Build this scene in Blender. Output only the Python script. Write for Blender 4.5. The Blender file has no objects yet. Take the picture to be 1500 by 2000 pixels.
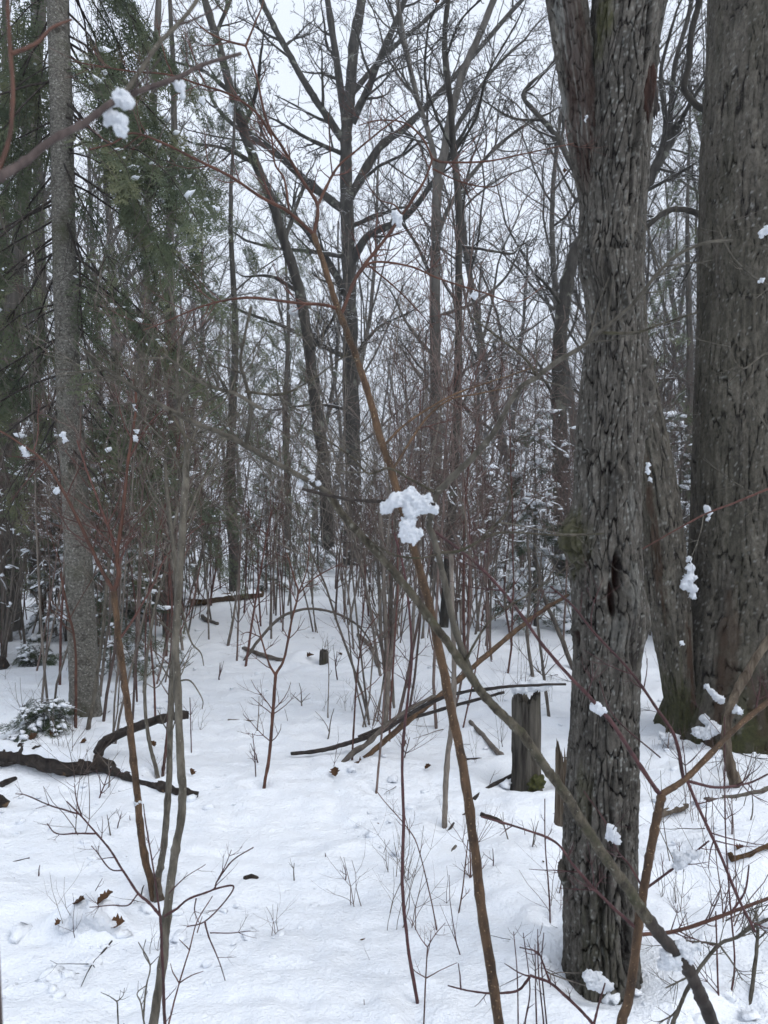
import bpy, math, random
import numpy as np

# ------------------------------------------------------------------ camera, sky, sun, exposure
SC = bpy.context.scene
COL = SC.collection
CAMZ = 1.5          # eye height, metres
FPX = 1450.0        # focal length in pixels of the 1500 x 2000 photograph
HOR = 1000.0

cam = bpy.data.cameras.new('camera')
cam.sensor_fit = 'VERTICAL'; cam.sensor_height = 24.0
cam.lens = 24.0 * FPX / 2000.0
cam.clip_start = 0.03; cam.clip_end = 900.0
cam.dof.use_dof = True; cam.dof.focus_distance = 3.4; cam.dof.aperture_fstop = 5.0
cam_o = bpy.data.objects.new('camera', cam); COL.objects.link(cam_o)
cam_o.location = (0, 0, CAMZ); cam_o.rotation_euler = (math.radians(90), 0, 0)
SC.camera = cam_o

SUN_EL, SUN_AZ = math.radians(52), math.radians(118)     # azimuth clockwise from +Y
world = bpy.data.worlds.new('World'); SC.world = world; world.use_nodes = True
wn, wl = world.node_tree.nodes, world.node_tree.links
wn.clear()
sky = wn.new('ShaderNodeTexSky'); sky.sky_type = 'NISHITA'; sky.sun_disc = False
sky.sun_elevation = SUN_EL; sky.sun_rotation = SUN_AZ
sky.dust_density = 6.0; sky.ozone_density = 1.0
b1 = wn.new('ShaderNodeBackground'); b1.inputs['Strength'].default_value = 0.07
b2 = wn.new('ShaderNodeBackground'); b2.inputs['Color'].default_value = (0.80, 0.868, 0.985, 1)   # even overcast cloud deck
b2.inputs['Strength'].default_value = 0.79
mx = wn.new('ShaderNodeMixShader'); mx.inputs[0].default_value = 0.88
wo = wn.new('ShaderNodeOutputWorld')
wl.new(sky.outputs[0], b1.inputs['Color']); wl.new(b1.outputs[0], mx.inputs[1]); wl.new(b2.outputs[0], mx.inputs[2])
wl.new(mx.outputs[0], wo.inputs['Surface'])
world.cycles.sampling_method = 'NONE'      # an almost even sky needs no importance map

sun = bpy.data.lights.new('sun', 'SUN'); sun.energy = 0.95; sun.angle = math.radians(45); sun.color = (1.0, 0.985, 0.96)
sun_o = bpy.data.objects.new('sun', sun); COL.objects.link(sun_o)
sd = np.array([math.sin(SUN_AZ) * math.cos(SUN_EL), math.cos(SUN_AZ) * math.cos(SUN_EL), math.sin(SUN_EL)])
sun_o.rotation_euler = (math.pi / 2 - SUN_EL, 0, math.pi - SUN_AZ)

vs = SC.view_settings
vs.view_transform = 'Standard'; vs.look = 'None'; vs.gamma = 1.0; vs.exposure = 0.66; vs.use_curve_mapping = False
SC.render.engine = 'CYCLES'
cy = SC.cycles
cy.max_bounces = 4; cy.diffuse_bounces = 3; cy.glossy_bounces = 2; cy.transparent_max_bounces = 8
cy.use_denoising = True
cy.use_adaptive_sampling = True; cy.adaptive_threshold = 0.03

HAZE = 0.0014     # density of the winter air, per metre
cy.volume_bounces = 1

class RNG(random.Random):
    def normal(s): return s.gauss(0.0, 1.0)

# ------------------------------------------------------------------ noise
def _hash(ix, iy, iz, s):
    h = (ix.astype(np.int64) * 374761393 + iy.astype(np.int64) * 668265263 + iz.astype(np.int64) * 2147483647 + s * 974634777) & 0xffffffff
    h = ((h ^ (h >> 13)) * 1274126177) & 0xffffffff
    h = ((h ^ (h >> 16)) * 2246822519) & 0xffffffff
    return ((h ^ (h >> 15)) & 0xffffff) / float(0xffffff)

def noise3(x, y, z, s=0):
    x, y, z = np.broadcast_arrays(np.asarray(x, float), np.asarray(y, float), np.asarray(z, float))
    xi, yi, zi = np.floor(x), np.floor(y), np.floor(z)
    fx, fy, fz = x - xi, y - yi, z - zi
    fx, fy, fz = [f * f * f * (f * (f * 6 - 15) + 10) for f in (fx, fy, fz)]
    r = 0.0
    for a in (0, 1):
        for b in (0, 1):
            for c in (0, 1):
                w = (fx if a else 1 - fx) * (fy if b else 1 - fy) * (fz if c else 1 - fz)
                r = r + w * _hash(xi + a, yi + b, zi + c, s)
    return r * 2 - 1

def noise2(x, y, s=0):
    x, y = np.broadcast_arrays(np.asarray(x, float), np.asarray(y, float))
    xi, yi = np.floor(x), np.floor(y)
    fx, fy = x - xi, y - yi
    fx, fy = [f * f * f * (f * (f * 6 - 15) + 10) for f in (fx, fy)]
    z = np.zeros_like(xi)
    r = 0.0
    for a in (0, 1):
        for b in (0, 1):
            w = (fx if a else 1 - fx) * (fy if b else 1 - fy)
            r = r + w * _hash(xi + a, yi + b, z, s)
    return r * 2 - 1

def sstep(a, b, x):
    t = np.clip((x - a) / (b - a), 0, 1); return t * t * (3 - 2 * t)

# ------------------------------------------------------------------ pixel <-> place
BUMPS = []   # local mounds and hollows of the snow: (x, y, sx, sy, amp)
def gz(x, y):
    x = np.asarray(x, float); y = np.asarray(y, float)
    far = sstep(6, 30, np.abs(y))
    z = 0.05 * noise2(x / 3.1 + 7, y / 3.1, 1) + 0.30 * far * noise2(x / 13.0 + 3, y / 13.0 + 9, 2) * 0.6
    z = z + 0.028 * noise2(x / 0.9, y / 0.9 + 4, 3) + 0.011 * noise2(x / 0.33, y / 0.33, 4)
    z = z + 0.0045 * noise2(x / 0.12, y / 0.12, 5)
    for (bx, by, sx, sy, a) in BUMPS:
        z = z + a * np.exp(-((x - bx) / sx) ** 2 - ((y - by) / sy) ** 2)
    return z

def at(px, py, Y):
    return np.array([(px - 750.0) / FPX * Y, Y, CAMZ - (py - HOR) / FPX * Y])

def gd(px, py):
    """depth at which the ray through a pixel meets the snow"""
    Ys = np.geomspace(1.0, 90, 600)
    zr = CAMZ - (py - HOR) / FPX * Ys
    d = zr - gz((px - 750.0) / FPX * Ys, Ys)
    k = np.argmax(d < 0) if (d < 0).any() else len(Ys) - 1
    if k == 0: return float(Ys[0])
    a, b = d[k - 1], d[k]
    return float(Ys[k - 1] + (Ys[k] - Ys[k - 1]) * (a / (a - b) if a != b else 0))

def gp(px, py):
    return at(px, py, gd(px, py))

def on_ground(x, y): return np.array([x, y, float(gz(x, y))])

# ------------------------------------------------------------------ mesh helpers
def mesh_data(name, V, faces, mat, smooth=True, attrs=None):
    me = bpy.data.meshes.new(name)
    V = np.asarray(V, np.float32)
    me.vertices.add(len(V)); me.vertices.foreach_set('co', V.ravel())
    idx, tot = [], []
    for F in faces:
        F = np.asarray(F, np.int32)
        if len(F) == 0: continue
        idx.append(F.ravel()); tot.append(np.full(len(F), F.shape[1], np.int32))
    idx = np.concatenate(idx); tot = np.concatenate(tot)
    start = np.concatenate([[0], np.cumsum(tot)[:-1]]).astype(np.int32)
    me.loops.add(len(idx)); me.loops.foreach_set('vertex_index', idx)
    me.polygons.add(len(tot)); me.polygons.foreach_set('loop_start', start); me.polygons.foreach_set('loop_total', tot)
    if smooth: me.polygons.foreach_set('use_smooth', np.ones(len(tot), bool))
    if attrs:
        for k, a in attrs.items():
            at_ = me.attributes.new(k, 'FLOAT', 'POINT'); at_.data.foreach_set('value', np.asarray(a, np.float32))
    me.update(calc_edges=True)
    if mat is not None: me.materials.append(mat)
    return me

def obj(name, me, parent=None, loc=None):
    o = bpy.data.objects.new(name, me); COL.objects.link(o)
    if loc is not None: o.location = loc
    if parent is not None: o.parent = parent
    return o

def tag(o, label, cat, group=None, kind=None):
    if label: o['label'] = label
    if cat: o['category'] = cat
    if group: o['group'] = group
    if kind: o['kind'] = kind
    return o

def thing(name, label, cat, loc, group=None):
    return tag(obj(name, None, None, tuple(float(v) for v in loc)), label, cat, group)

class Geo:
    """collects tubes and stamped pieces, builds ONE mesh"""
    def __init__(s): s.lines = {}; s.V = []; s.F = []; s.n = 0
    def line(s, pts, rad, sides=6): s.lines.setdefault((len(pts), sides), []).append((pts, rad))
    def add(s, V, F):
        s.V.append(np.asarray(V, float)); s.F.append(np.asarray(F) + s.n); s.n += len(V)
    def flush(s):
        for (n, k), L in s.lines.items():
            P = np.array([l[0] for l in L], float); R = np.array([l[1] for l in L], float)
            T = np.gradient(P, axis=1); T /= np.linalg.norm(T, axis=2, keepdims=True) + 1e-12
            m = np.abs((P[:, -1] - P[:, 0])); ref = np.eye(3)[np.argmin(m, axis=1)][:, None, :]
            N = ref - (ref * T).sum(2, keepdims=True) * T; N /= np.linalg.norm(N, axis=2, keepdims=True) + 1e-12
            B = np.cross(T, N)
            a = np.arange(k) * 2 * math.pi / k
            ring = P[:, :, None, :] + R[:, :, None, None] * (np.cos(a)[None, None, :, None] * N[:, :, None, :] + np.sin(a)[None, None, :, None] * B[:, :, None, :])
            b = len(L); V = ring.reshape(-1, 3)
            i = np.arange(n - 1)[:, None] * k; j = np.arange(k)[None, :]; j2 = (j + 1) % k
            q = np.stack([i + j, i + j2, i + k + j2, i + k + j], -1).reshape(-1, 4)
            F = (q[None] + (np.arange(b) * n * k)[:, None, None]).reshape(-1, 4)
            s.add(V, F)
        s.lines = {}
    def empty(s): return not s.lines and not s.V
    def data(s, name, mat, origin=(0, 0, 0), smooth=True):
        s.flush()
        V = np.concatenate(s.V) - np.asarray(origin)
        return mesh_data(name, V, s.F, mat, smooth)
    def build(s, name, mat, parent=None, origin=(0, 0, 0), smooth=True):
        return obj(name, s.data(name, mat, origin, smooth), parent)

def catmull(P, per):
    P = np.asarray(P, float)
    if len(P) < 3:
        t = np.linspace(0, 1, per + 1)[:, None]; return P[0] * (1 - t) + P[1] * t
    Q = np.vstack([2 * P[0] - P[1], P, 2 * P[-1] - P[-2]])
    out = []
    for i in range(1, len(Q) - 2):
        t = np.linspace(0, 1, per, endpoint=False)[:, None]
        a, b, c, d = Q[i - 1], Q[i], Q[i + 1], Q[i + 2]
        out.append(0.5 * (2 * b + (c - a) * t + (2 * a - 5 * b + 4 * c - d) * t ** 2 + (3 * b - a - 3 * c + d) * t ** 3))
    out.append(Q[-2][None])
    return np.vstack(out)

def ico(sub):
    t = (1 + 5 ** .5) / 2
    V = [(-1, t, 0), (1, t, 0), (-1, -t, 0), (1, -t, 0), (0, -1, t), (0, 1, t), (0, -1, -t), (0, 1, -t), (t, 0, -1), (t, 0, 1), (-t, 0, -1), (-t, 0, 1)]
    F = [(0, 11, 5), (0, 5, 1), (0, 1, 7), (0, 7, 10), (0, 10, 11), (1, 5, 9), (5, 11, 4), (11, 10, 2), (10, 7, 6), (7, 1, 8), (3, 9, 4), (3, 4, 2), (3, 2, 6), (3, 6, 8), (3, 8, 9), (4, 9, 5), (2, 4, 11), (6, 2, 10), (8, 6, 7), (9, 8, 1)]
    V = [np.array(v) / np.linalg.norm(v) for v in V]
    for _ in range(sub):
        mid, NF = {}, []
        def m(a, b):
            k = (min(a, b), max(a, b))
            if k not in mid:
                v = V[a] + V[b]; V.append(v / np.linalg.norm(v)); mid[k] = len(V) - 1
            return mid[k]
        for a, b, c in F:
            x, y, z = m(a, b), m(b, c), m(c, a); NF += [(a, x, z), (b, y, x), (c, z, y), (x, y, z)]
        F = NF
    return np.array(V), np.array(F)
ICO1 = ico(1); ICO2 = ico(2); ICO3 = ico(3)
def lump(base, s, amp=0.35, f=1.6):
    V, F = base
    n = 1 + amp * noise3(V[:, 0] * f + s, V[:, 1] * f + s * 1.7, V[:, 2] * f, s % 97) + amp * .5 * noise3(V[:, 0] * f * 2.6 + s, V[:, 1] * f * 2.6, V[:, 2] * f * 2.6, (s + 5) % 97)
    return V * n[:, None], F
ICO0 = ico(0)
BLOBS = [lump(ICO0, 11 * i + 3, .5) for i in range(8)]
CLODS = [lump(ICO1, 11 * i + 3, .55) for i in range(8)]

def stamp(G, tmpl, M, T):
    """tmpl (V,F); M (B,3,3); T (B,3)"""
    V, F = tmpl
    if len(T) == 0: return
    W = np.einsum('bij,vj->bvi', M, V) + T[:, None, :]
    FF = (F[None] + (np.arange(len(T)) * len(V))[:, None, None]).reshape(-1, F.shape[1])
    G.add(W.reshape(-1, 3), FF)

def blobs(G, rng, pos, size, flat=0.75, along=None, kinds=None):
    """small snow lumps; pos (n,3), size (n,)"""
    pos = np.asarray(pos); size = np.asarray(size)
    kinds = kinds or BLOBS; which = rng.integers(0, len(kinds), len(pos))
    for k in range(len(kinds)):
        m = which == k
        if not m.any(): continue
        n = m.sum(); a = rng.uniform(0, 6.28, n) if along is None else np.arctan2(along[m][:, 1], along[m][:, 0]) + rng.normal(0, .3, n)
        c, s = np.cos(a), np.sin(a); z = np.zeros(n); sc = size[m]
        sx = sc * (rng.uniform(.8, 1.9, n) if along is None else rng.uniform(1.3, 3.2, n)); sz = sc * flat * rng.uniform(.7, 1.2, n)
        M = np.stack([np.stack([c * sx, -s * sc, z], -1), np.stack([s * sx, c * sc, z], -1), np.stack([z, z, sz], -1)], 1)
        stamp(G, kinds[k], M, pos[m])

# ------------------------------------------------------------------ materials
def mat(name):
    m = bpy.data.materials.new(name); m.use_nodes = True
    nt = m.node_tree; return m, nt.nodes, nt.links, nt.nodes['Principled BSDF']
def N(n, t, **k):
    o = n.new(t)
    for a, b in k.items():
        if a in o.inputs.keys(): o.inputs[a].default_value = b
        else: setattr(o, a, b)
    return o
def ramp(n, stops):
    r = n.new('ShaderNodeValToRGB'); e = r.color_ramp.elements
    while len(e) < len(stops): e.new(0.5)
    for k, (p, c) in enumerate(stops): e[k].position = p; e[k].color = (*c, 1)
    return r
def noise_node(n, l, scale, detail=5, rough=.6, stretch=None, coord='Object'):
    tc = n.new('ShaderNodeTexCoord'); src = tc.outputs[coord]
    if stretch:
        mp = n.new('ShaderNodeMapping'); mp.inputs['Scale'].default_value = stretch; l.new(src, mp.inputs[0]); src = mp.outputs[0]
    t = n.new('ShaderNodeTexNoise'); t.inputs['Scale'].default_value = scale; t.inputs['Detail'].default_value = detail; t.inputs['Roughness'].default_value = rough
    l.new(src, t.inputs['Vector']); return t
def mix(n, l, fac, a, b):
    m = n.new('ShaderNodeMix'); m.data_type = 'RGBA'
    if hasattr(fac, 'node'): l.new(fac, m.inputs[0])
    else: m.inputs[0].default_value = fac
    for s, v in ((6, a), (7, b)):
        if hasattr(v, 'node'): l.new(v, m.inputs[s])
        else: m.inputs[s].default_value = (*v, 1)
    return m.outputs[2]
def mathn(n, l, op, a, b=None, clamp=False):
    m = n.new('ShaderNodeMath'); m.operation = op; m.use_clamp = clamp
    for k, v in enumerate((a, b)):
        if v is None: continue
        if hasattr(v, 'node'): l.new(v, m.inputs[k])
        else: m.inputs[k].default_value = v
    return m.outputs[0]
def bump(n, l, bs, h, strength, dist):
    b = n.new('ShaderNodeBump'); b.inputs['Strength'].default_value = strength; b.inputs['Distance'].default_value = dist
    l.new(h, b.inputs['Height']); l.new(b.outputs[0], bs.inputs['Normal'])

def m_snow(name, scale1, d1, scale2, d2):
    m, n, l, bs = mat(name)
    a = noise_node(n, l, scale1, 6, .65); b = noise_node(n, l, scale2, 3, .6)
    h = mathn(n, l, 'ADD', mathn(n, l, 'MULTIPLY', a.outputs[0], 1.0), mathn(n, l, 'MULTIPLY', b.outputs[0], d2 / d1))
    bump(n, l, bs, h, 1.0, d1)
    c = ramp(n, [(.3, (.79, .83, .89)), (.7, (.86, .89, .93))]); l.new(a.outputs[0], c.inputs[0]); l.new(c.outputs[0], bs.inputs['Base Color'])
    bs.inputs['Roughness'].default_value = .55; bs.inputs['Specular IOR Level'].default_value = .25
    return m
M_GROUND = m_snow('snow_ground', 8, .022, 70, .010)
M_SNOW = m_snow('snow_lump', 90, .010, 300, .005)
M_SNOWP = m_snow('snow_on_branches', 40, .006, 90, .002)

def m_bark(name, c0, c1, scale=9, stretch=(1, 1, .25), bd=.008, rnd=.25, spots=None, rough=.85, snow=0.0, moss=None, patch=None):
    m, n, l, bs = mat(name)
    a = noise_node(n, l, scale, 8, .68, stretch)
    c = ramp(n, [(.36, c0), (.64, c1)]); l.new(a.outputs[0], c.inputs[0]); col = c.outputs[0]
    if spots:
        s = noise_node(n, l, spots[0], 3, .5); r = ramp(n, [(spots[2], (0, 0, 0)), (spots[2] + .05, (1, 1, 1))]); l.new(s.outputs[0], r.inputs[0])
        col = mix(n, l, r.outputs[0], col, spots[1])
    if patch:
        s = noise_node(n, l, patch[0], 5, .7); r = ramp(n, [(patch[2], (0, 0, 0)), (patch[2] + .12, (1, 1, 1))]); l.new(s.outputs[0], r.inputs[0])
        col = mix(n, l, r.outputs[0], col, patch[1])
    if moss:
        s = noise_node(n, l, moss[0], 4, .6); r = ramp(n, [(moss[2], (0, 0, 0)), (moss[2] + .15, (1, 1, 1))]); l.new(s.outputs[0], r.inputs[0])
        col = mix(n, l, r.outputs[0], col, moss[1])
    if rnd:
        oi = n.new('ShaderNodeObjectInfo'); hs = n.new('ShaderNodeHueSaturation')
        v = mathn(n, l, 'ADD', mathn(n, l, 'MULTIPLY', oi.outputs['Random'], rnd * 2), 1 - rnd)
        l.new(v, hs.inputs['Value']); l.new(col, hs.inputs['Color']); col = hs.outputs[0]
    if snow:
        g = n.new('ShaderNodeNewGeometry'); sx = n.new('ShaderNodeSeparateXYZ'); l.new(g.outputs['Normal'], sx.inputs[0])
        s = noise_node(n, l, 2.2, 4, .6, None, 'Object')
        k = mathn(n, l, 'ADD', sx.outputs['Z'], mathn(n, l, 'MULTIPLY', s.outputs[0], 1.3))
        r = ramp(n, [(.0, (0, 0, 0)), (.08, (1, 1, 1))]); l.new(mathn(n, l, 'SUBTRACT', k, 2.0 - snow), r.inputs[0])
        col = mix(n, l, r.outputs[0], col, (.85, .88, .92))
    l.new(col, bs.inputs['Base Color'])
    bs.inputs['Roughness'].default_value = rough; bs.inputs['Specular IOR Level'].default_value = .2
    bump(n, l, bs, a.outputs[0], .9, bd)
    return m
M_NEAR = m_bark('bark_near_branch', (.045, .034, .032), (.11, .085, .078), 50, (1, 1, .4), .002, 0)
M_FAR = m_bark('bark_far_wood', (.038, .035, .031), (.106, .097, .085), 6, (1, 1, .3), .02, .3, snow=.55)
M_OAK = m_bark('bark_dark_oak', (.017, .0155, .013), (.060, .055, .048), 7, (1, 1, .3), .03, .15, spots=(5, (.13, .135, .11), .62), snow=.6)
M_FIR = m_bark('bark_grey_fir', (.055, .051, .043), (.20, .190, .165), 55, (1, 1, 1.3), .010, 0, spots=(70, (.30, .295, .265), .61), moss=(2.3, (.062, .064, .038), .54), patch=(9, (.040, .036, .029), .55))
M_RED = m_bark('bark_red_twig', (.050, .025, .021), (.118, .056, .045), 40, (1, 1, 1), .001, .3, rough=.6)
M_PURP = m_bark('bark_purple_twig', (.036, .018, .019), (.088, .040, .040), 40, (1, 1, 1), .001, .2, rough=.55)
M_ORANGE = m_bark('bark_orange_stem', (.038, .024, .015), (.125, .075, .043), 34, (1, 1, .35), .005, .1, spots=(190, (.27, .19, .115), .64), moss=(9, (.045, .034, .024), .60), rough=.65)
M_RUST = m_bark('bark_rusty_stem', (.048, .024, .018), (.108, .050, .034), 28, (1, 1, .4), .002, .1, rough=.6)
M_GREYST = m_bark('bark_grey_stem', (.044, .039, .031), (.130, .117, .094), 45, (1, 1, .35), .002, .15, spots=(120, (.22, .205, .17), .66))
M_MOSSST = m_bark('bark_mossy_stem', (.026, .022, .016), (.105, .092, .068), 70, (1, 1, .5), .006, .1, spots=(90, (.16, .155, .125), .64), moss=(16, (.050, .049, .028), .52))
M_BROWN = m_bark('bark_brown_thicket', (.075, .064, .055), (.185, .160, .136), 30, (1, 1, .3), .002, .35)
M_THICK = m_bark('bark_thicket_twig', (.075, .054, .047), (.170, .126, .110), 30, (1, 1, .3), .002, .35)
M_WET = m_bark('wet_dark_wood', (.009, .007, .006), (.045, .034, .027), 30, (1, 1, 1), .020, 0, spots=(14, (.13, .085, .05), .66), rough=.6)
M_WETST = m_bark('wet_dark_stem', (.012, .010, .009), (.050, .040, .034), 40, (1, 1, .6), .003, 0, rough=.6)
M_STUMP = m_bark('weathered_stump', (.016, .013, .011), (.115, .104, .086), 22, (1, 1, .08), .02, 0, moss=(6, (.06, .065, .025), .58))
M_SPLINT = m_bark('splintered_wood', (.040, .026, .017), (.165, .135, .100), 30, (1, 1, .1), .01, 0)
M_REDWOOD = m_bark('raw_red_wood', (.010, .006, .005), (.042, .019, .013), 40, (1, 1, .15), .01, 0)
M_LEAF = m_bark('dead_leaf', (.040, .020, .010), (.13, .066, .030), 30, (1, 1, 1), .003, .3)
M_SOIL = m_bark('leaf_litter', (.030, .018, .010), (.13, .075, .03), 30, (1, 1, 1), .02, .2)

def m_needle(name, c0, c1, c2):
    m, n, l, bs = mat(name)
    a = noise_node(n, l, 3.2, 4, .7); c = ramp(n, [(.32, c0), (.5, c1), (.70, c2)]); l.new(a.outputs[0], c.inputs[0])
    l.new(c.outputs[0], bs.inputs['Base Color']); bs.inputs['Roughness'].default_value = .7; bs.inputs['Specular IOR Level'].default_value = .2
    tr_ = n.new('ShaderNodeBsdfTranslucent'); l.new(c.outputs[0], tr_.inputs['Color']); ms_ = n.new('ShaderNodeMixShader'); ms_.inputs[0].default_value = .4
    l.new(bs.outputs[0], ms_.inputs[1]); l.new(tr_.outputs[0], ms_.inputs[2]); l.new(ms_.outputs[0], n['Material Output'].inputs['Surface'])
    return m
M_NEEDLE = m_needle('fir_needles', (.055, .075, .048), (.108, .130, .078), (.19, .195, .11))
M_NEEDLE2 = m_needle('young_fir_needles', (.020, .032, .020), (.060, .082, .048), (.110, .124, .066))

def m_trunk(name, ridge0, ridge1, furrow, lich, moss, red):
    """bark with modelled ridges; the mesh carries where plates, lichen, moss and bare wood are"""
    m, n, l, bs = mat(name)
    A = {}
    for k in ('edge', 'flake', 'furrow', 'lichen', 'moss', 'wood', 'tone'):
        x = n.new('ShaderNodeAttribute'); x.attribute_name = k; A[k] = x.outputs['Fac']
    def mr(v, lo, hi, o0=0.0, o1=1.0):
        x = n.new('ShaderNodeMapRange'); x.interpolation_type = 'SMOOTHSTEP'; l.new(v, x.inputs['Value'])
        for k_, q in zip(('From Min', 'From Max', 'To Min', 'To Max'), (lo, hi, o0, o1)): x.inputs[k_].default_value = q
        return x.outputs[0]
    a = noise_node(n, l, 45, 8, .75, (1, 1, .55)); b = noise_node(n, l, 5, 4, .6); jn = noise_node(n, l, 150, 4, .7, (1, 1, .5))
    jit = mathn(n, l, 'MULTIPLY', mathn(n, l, 'SUBTRACT', jn.outputs[0], .5), .16)
    crk = mr(mathn(n, l, 'ADD', A['edge'], jit), .015, .085)
    fur = mr(mathn(n, l, 'ADD', A['furrow'], mathn(n, l, 'MULTIPLY', jit, .5)), .0, .045, .35, 1)
    flk = mr(mathn(n, l, 'ADD', A['flake'], jit), .0, .07, .68, 1)
    A['plate'] = mathn(n, l, 'MULTIPLY', crk, fur)
    c = ramp(n, [(.34, ridge0), (.68, ridge1)]); l.new(a.outputs[0], c.inputs[0])
    big = ramp(n, [(.3, (.78, .76, .73)), (.7, (1.12, 1.1, 1.06))]); l.new(b.outputs[0], big.inputs[0])
    mu = n.new('ShaderNodeMix'); mu.data_type = 'RGBA'; mu.blend_type = 'MULTIPLY'; mu.inputs[0].default_value = 1
    l.new(c.outputs[0], mu.inputs[6]); l.new(big.outputs[0], mu.inputs[7])
    hs = n.new('ShaderNodeHueSaturation'); l.new(mu.outputs[2], hs.inputs['Color']); l.new(mathn(n, l, 'MULTIPLY', A['tone'], flk), hs.inputs['Value'])
    col = mix(n, l, A['plate'], furrow, hs.outputs[0])
    col = mix(n, l, mathn(n, l, 'MULTIPLY', A['lichen'], .8), col, lich)
    ms = noise_node(n, l, 60, 3, .6); mc = ramp(n, [(.3, (moss[0] * .45, moss[1] * .45, moss[2] * .45)), (.7, moss)]); l.new(ms.outputs[0], mc.inputs[0])
    col = mix(n, l, A['moss'], col, mc.outputs[0])
    col = mix(n, l, A['wood'], col, red)
    l.new(col, bs.inputs['Base Color']); bs.inputs['Roughness'].default_value = .85; bs.inputs['Specular IOR Level'].default_value = .2
    f = noise_node(n, l, 130, 5, .7, (1, 1, .6))
    bump(n, l, bs, mathn(n, l, 'ADD', mathn(n, l, 'ADD', mathn(n, l, 'MULTIPLY', a.outputs[0], .8), mathn(n, l, 'MULTIPLY', f.outputs[0], .5)), mathn(n, l, 'MULTIPLY', mathn(n, l, 'MULTIPLY', A['plate'], flk), .9)), .9, .007)
    return m
M_MAIN = m_trunk('bark_ridged_near', (.034, .031, .027), (.128, .120, .107), (.013, .010, .009), (.27, .275, .255), (.075, .075, .030), (.030, .014, .010))
M_RIGHT = m_trunk('bark_ridged_broad', (.040, .036, .030), (.128, .118, .100), (.015, .012, .010), (.30, .30, .28), (.050, .052, .020), (.045, .026, .016))

# ------------------------------------------------------------------ the snow-covered ground
MAINY, RIGHTY, LEANY, FIRY = 2.43, 4.85, 4.72, 5.35
def mound(px, py, sx, sy, a):
    d = CAMZ * FPX / (py - HOR); BUMPS.append(((px - 750) / FPX * d, d, sx, sy, a))
for a in [(1180, 1900, .30, .25, .05), (1180, 1930, .14, .12, -.05), (1440, 1470, .75, .5, .10), (1340, 1440, .3, .25, .05), (165, 1415, .30, .25, -.03),
          (70, 1420, .35, .3, .09), (120, 1500, .9, .25, .07), (1035, 1560, .25, .2, .05), (140, 1785, .08, .07, .06), (185, 1790, .09, .08, .075), (215, 1800, .06, .06, .05), (690, 1500, .35, .25, .06),
          (400, 1190, 1.2, .6, .10), (615, 1290, .35, .25, .07), (1400, 1690, .35, .16, .07), (1470, 1690, .4, .16, .10), (1330, 1580, .4, .12, .05),
          (560, 1640, .5, .3, -.03), (420, 1480, .35, .25, -.035), (620, 1750, .4, .22, -.03), (520, 1400, .3, .2, -.03), (480, 1850, .3, .2, .02)]:
    mound(*a)
def build_ground():
    ys = np.concatenate([np.linspace(-9, .9, 26), np.geomspace(1.0, 9, 400), np.geomspace(9.06, 60, 120), np.geomspace(62, 420, 24)])
    t = np.linspace(-1, 1, 320); t = np.sign(t) * (0.55 * np.abs(t) + 0.45 * np.abs(t) ** 3) * 1.9
    X = t[None, :] * (np.abs(ys)[:, None] * .75 + 1.3); Y = np.broadcast_to(ys[:, None], X.shape)
    Z = gz(X, Y)
    # small pits where drips from the branches fell into the snow
    near = (np.abs(Y) < 9)
    pit = noise2(X / .055, Y / .055, 21); Z = Z - .016 * sstep(.55, .9, pit) * near * sstep(-.2, .5, noise2(X / .9, Y / .9, 24))
    Z = Z + .020 * np.abs(noise2(X / .17, Y / .17, 22)) * near + .022 * np.minimum(noise2(X / .36, Y / .36, 25), 0) * near * sstep(-.1, .4, noise2(X / 1.4, Y / 1.4, 26)) + .006 * noise2(X / .045, Y / .045, 23) * near
    for o in list(SC.objects):                   # the snow has sunk in a ring round every stem
        if o.parent is None and o.get('category') in ('tree', 'sapling', 'shrub', 'stump', 'snag', 'stalk') and 1.2 < o.location.y < 8.5:
            r_ = {'tree': .11, 'stump': .13, 'snag': .12, 'stalk': .02}.get(o['category'], .045) * (.55 if o.name.startswith(('fir_seed', 'young')) else 1)
            d2 = (X - o.location.x) ** 2 + (Y - o.location.y) ** 2; Z = Z - r_ * .45 * np.exp(-d2 / (r_ * 1.1) ** 2) + r_ * .22 * np.exp(-(np.sqrt(d2) - 2.3 * r_) ** 2 / (r_ * .8) ** 2)
    r, c = X.shape
    V = np.stack([X, Y, Z], -1).reshape(-1, 3)
    i = np.arange(r - 1)[:, None] * c; j = np.arange(c - 1)[None, :]
    F = np.stack([i + j, i + j + 1, i + c + j + 1, i + c + j], -1).reshape(-1, 4)
    o = obj('ground', mesh_data('ground', V, [F], M_GROUND)); o['kind'] = 'structure'; o['label'] = 'snow covered forest floor with small pits and drifts'

# ------------------------------------------------------------------ ridged trunks
def cells(u, v, nu, seed, jit=1.0):
    iu, iv = np.floor(u), np.floor(v)
    F1 = np.full(u.shape, 9.0); F2 = F1.copy(); ID = np.zeros(u.shape)
    z = np.zeros_like(iu)
    for du in (-1, 0, 1):
        for dv in (-1, 0, 1):
            cu, cv = iu + du, iv + dv
            w = np.mod(cu, nu)
            jx, jy, hid = _hash(w, cv, z, seed), _hash(w, cv, z, seed + 7), _hash(w, cv, z, seed + 13)
            jx = .5 + jit * (jx - .5)
            d = np.hypot(cu + jx - u, cv + jy - v)
            n = d < F1
            F2 = np.where(n, F1, np.minimum(F2, d)); ID = np.where(n, hid, ID); F1 = np.where(n, d, F1)
    return F1, F2, ID

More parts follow.
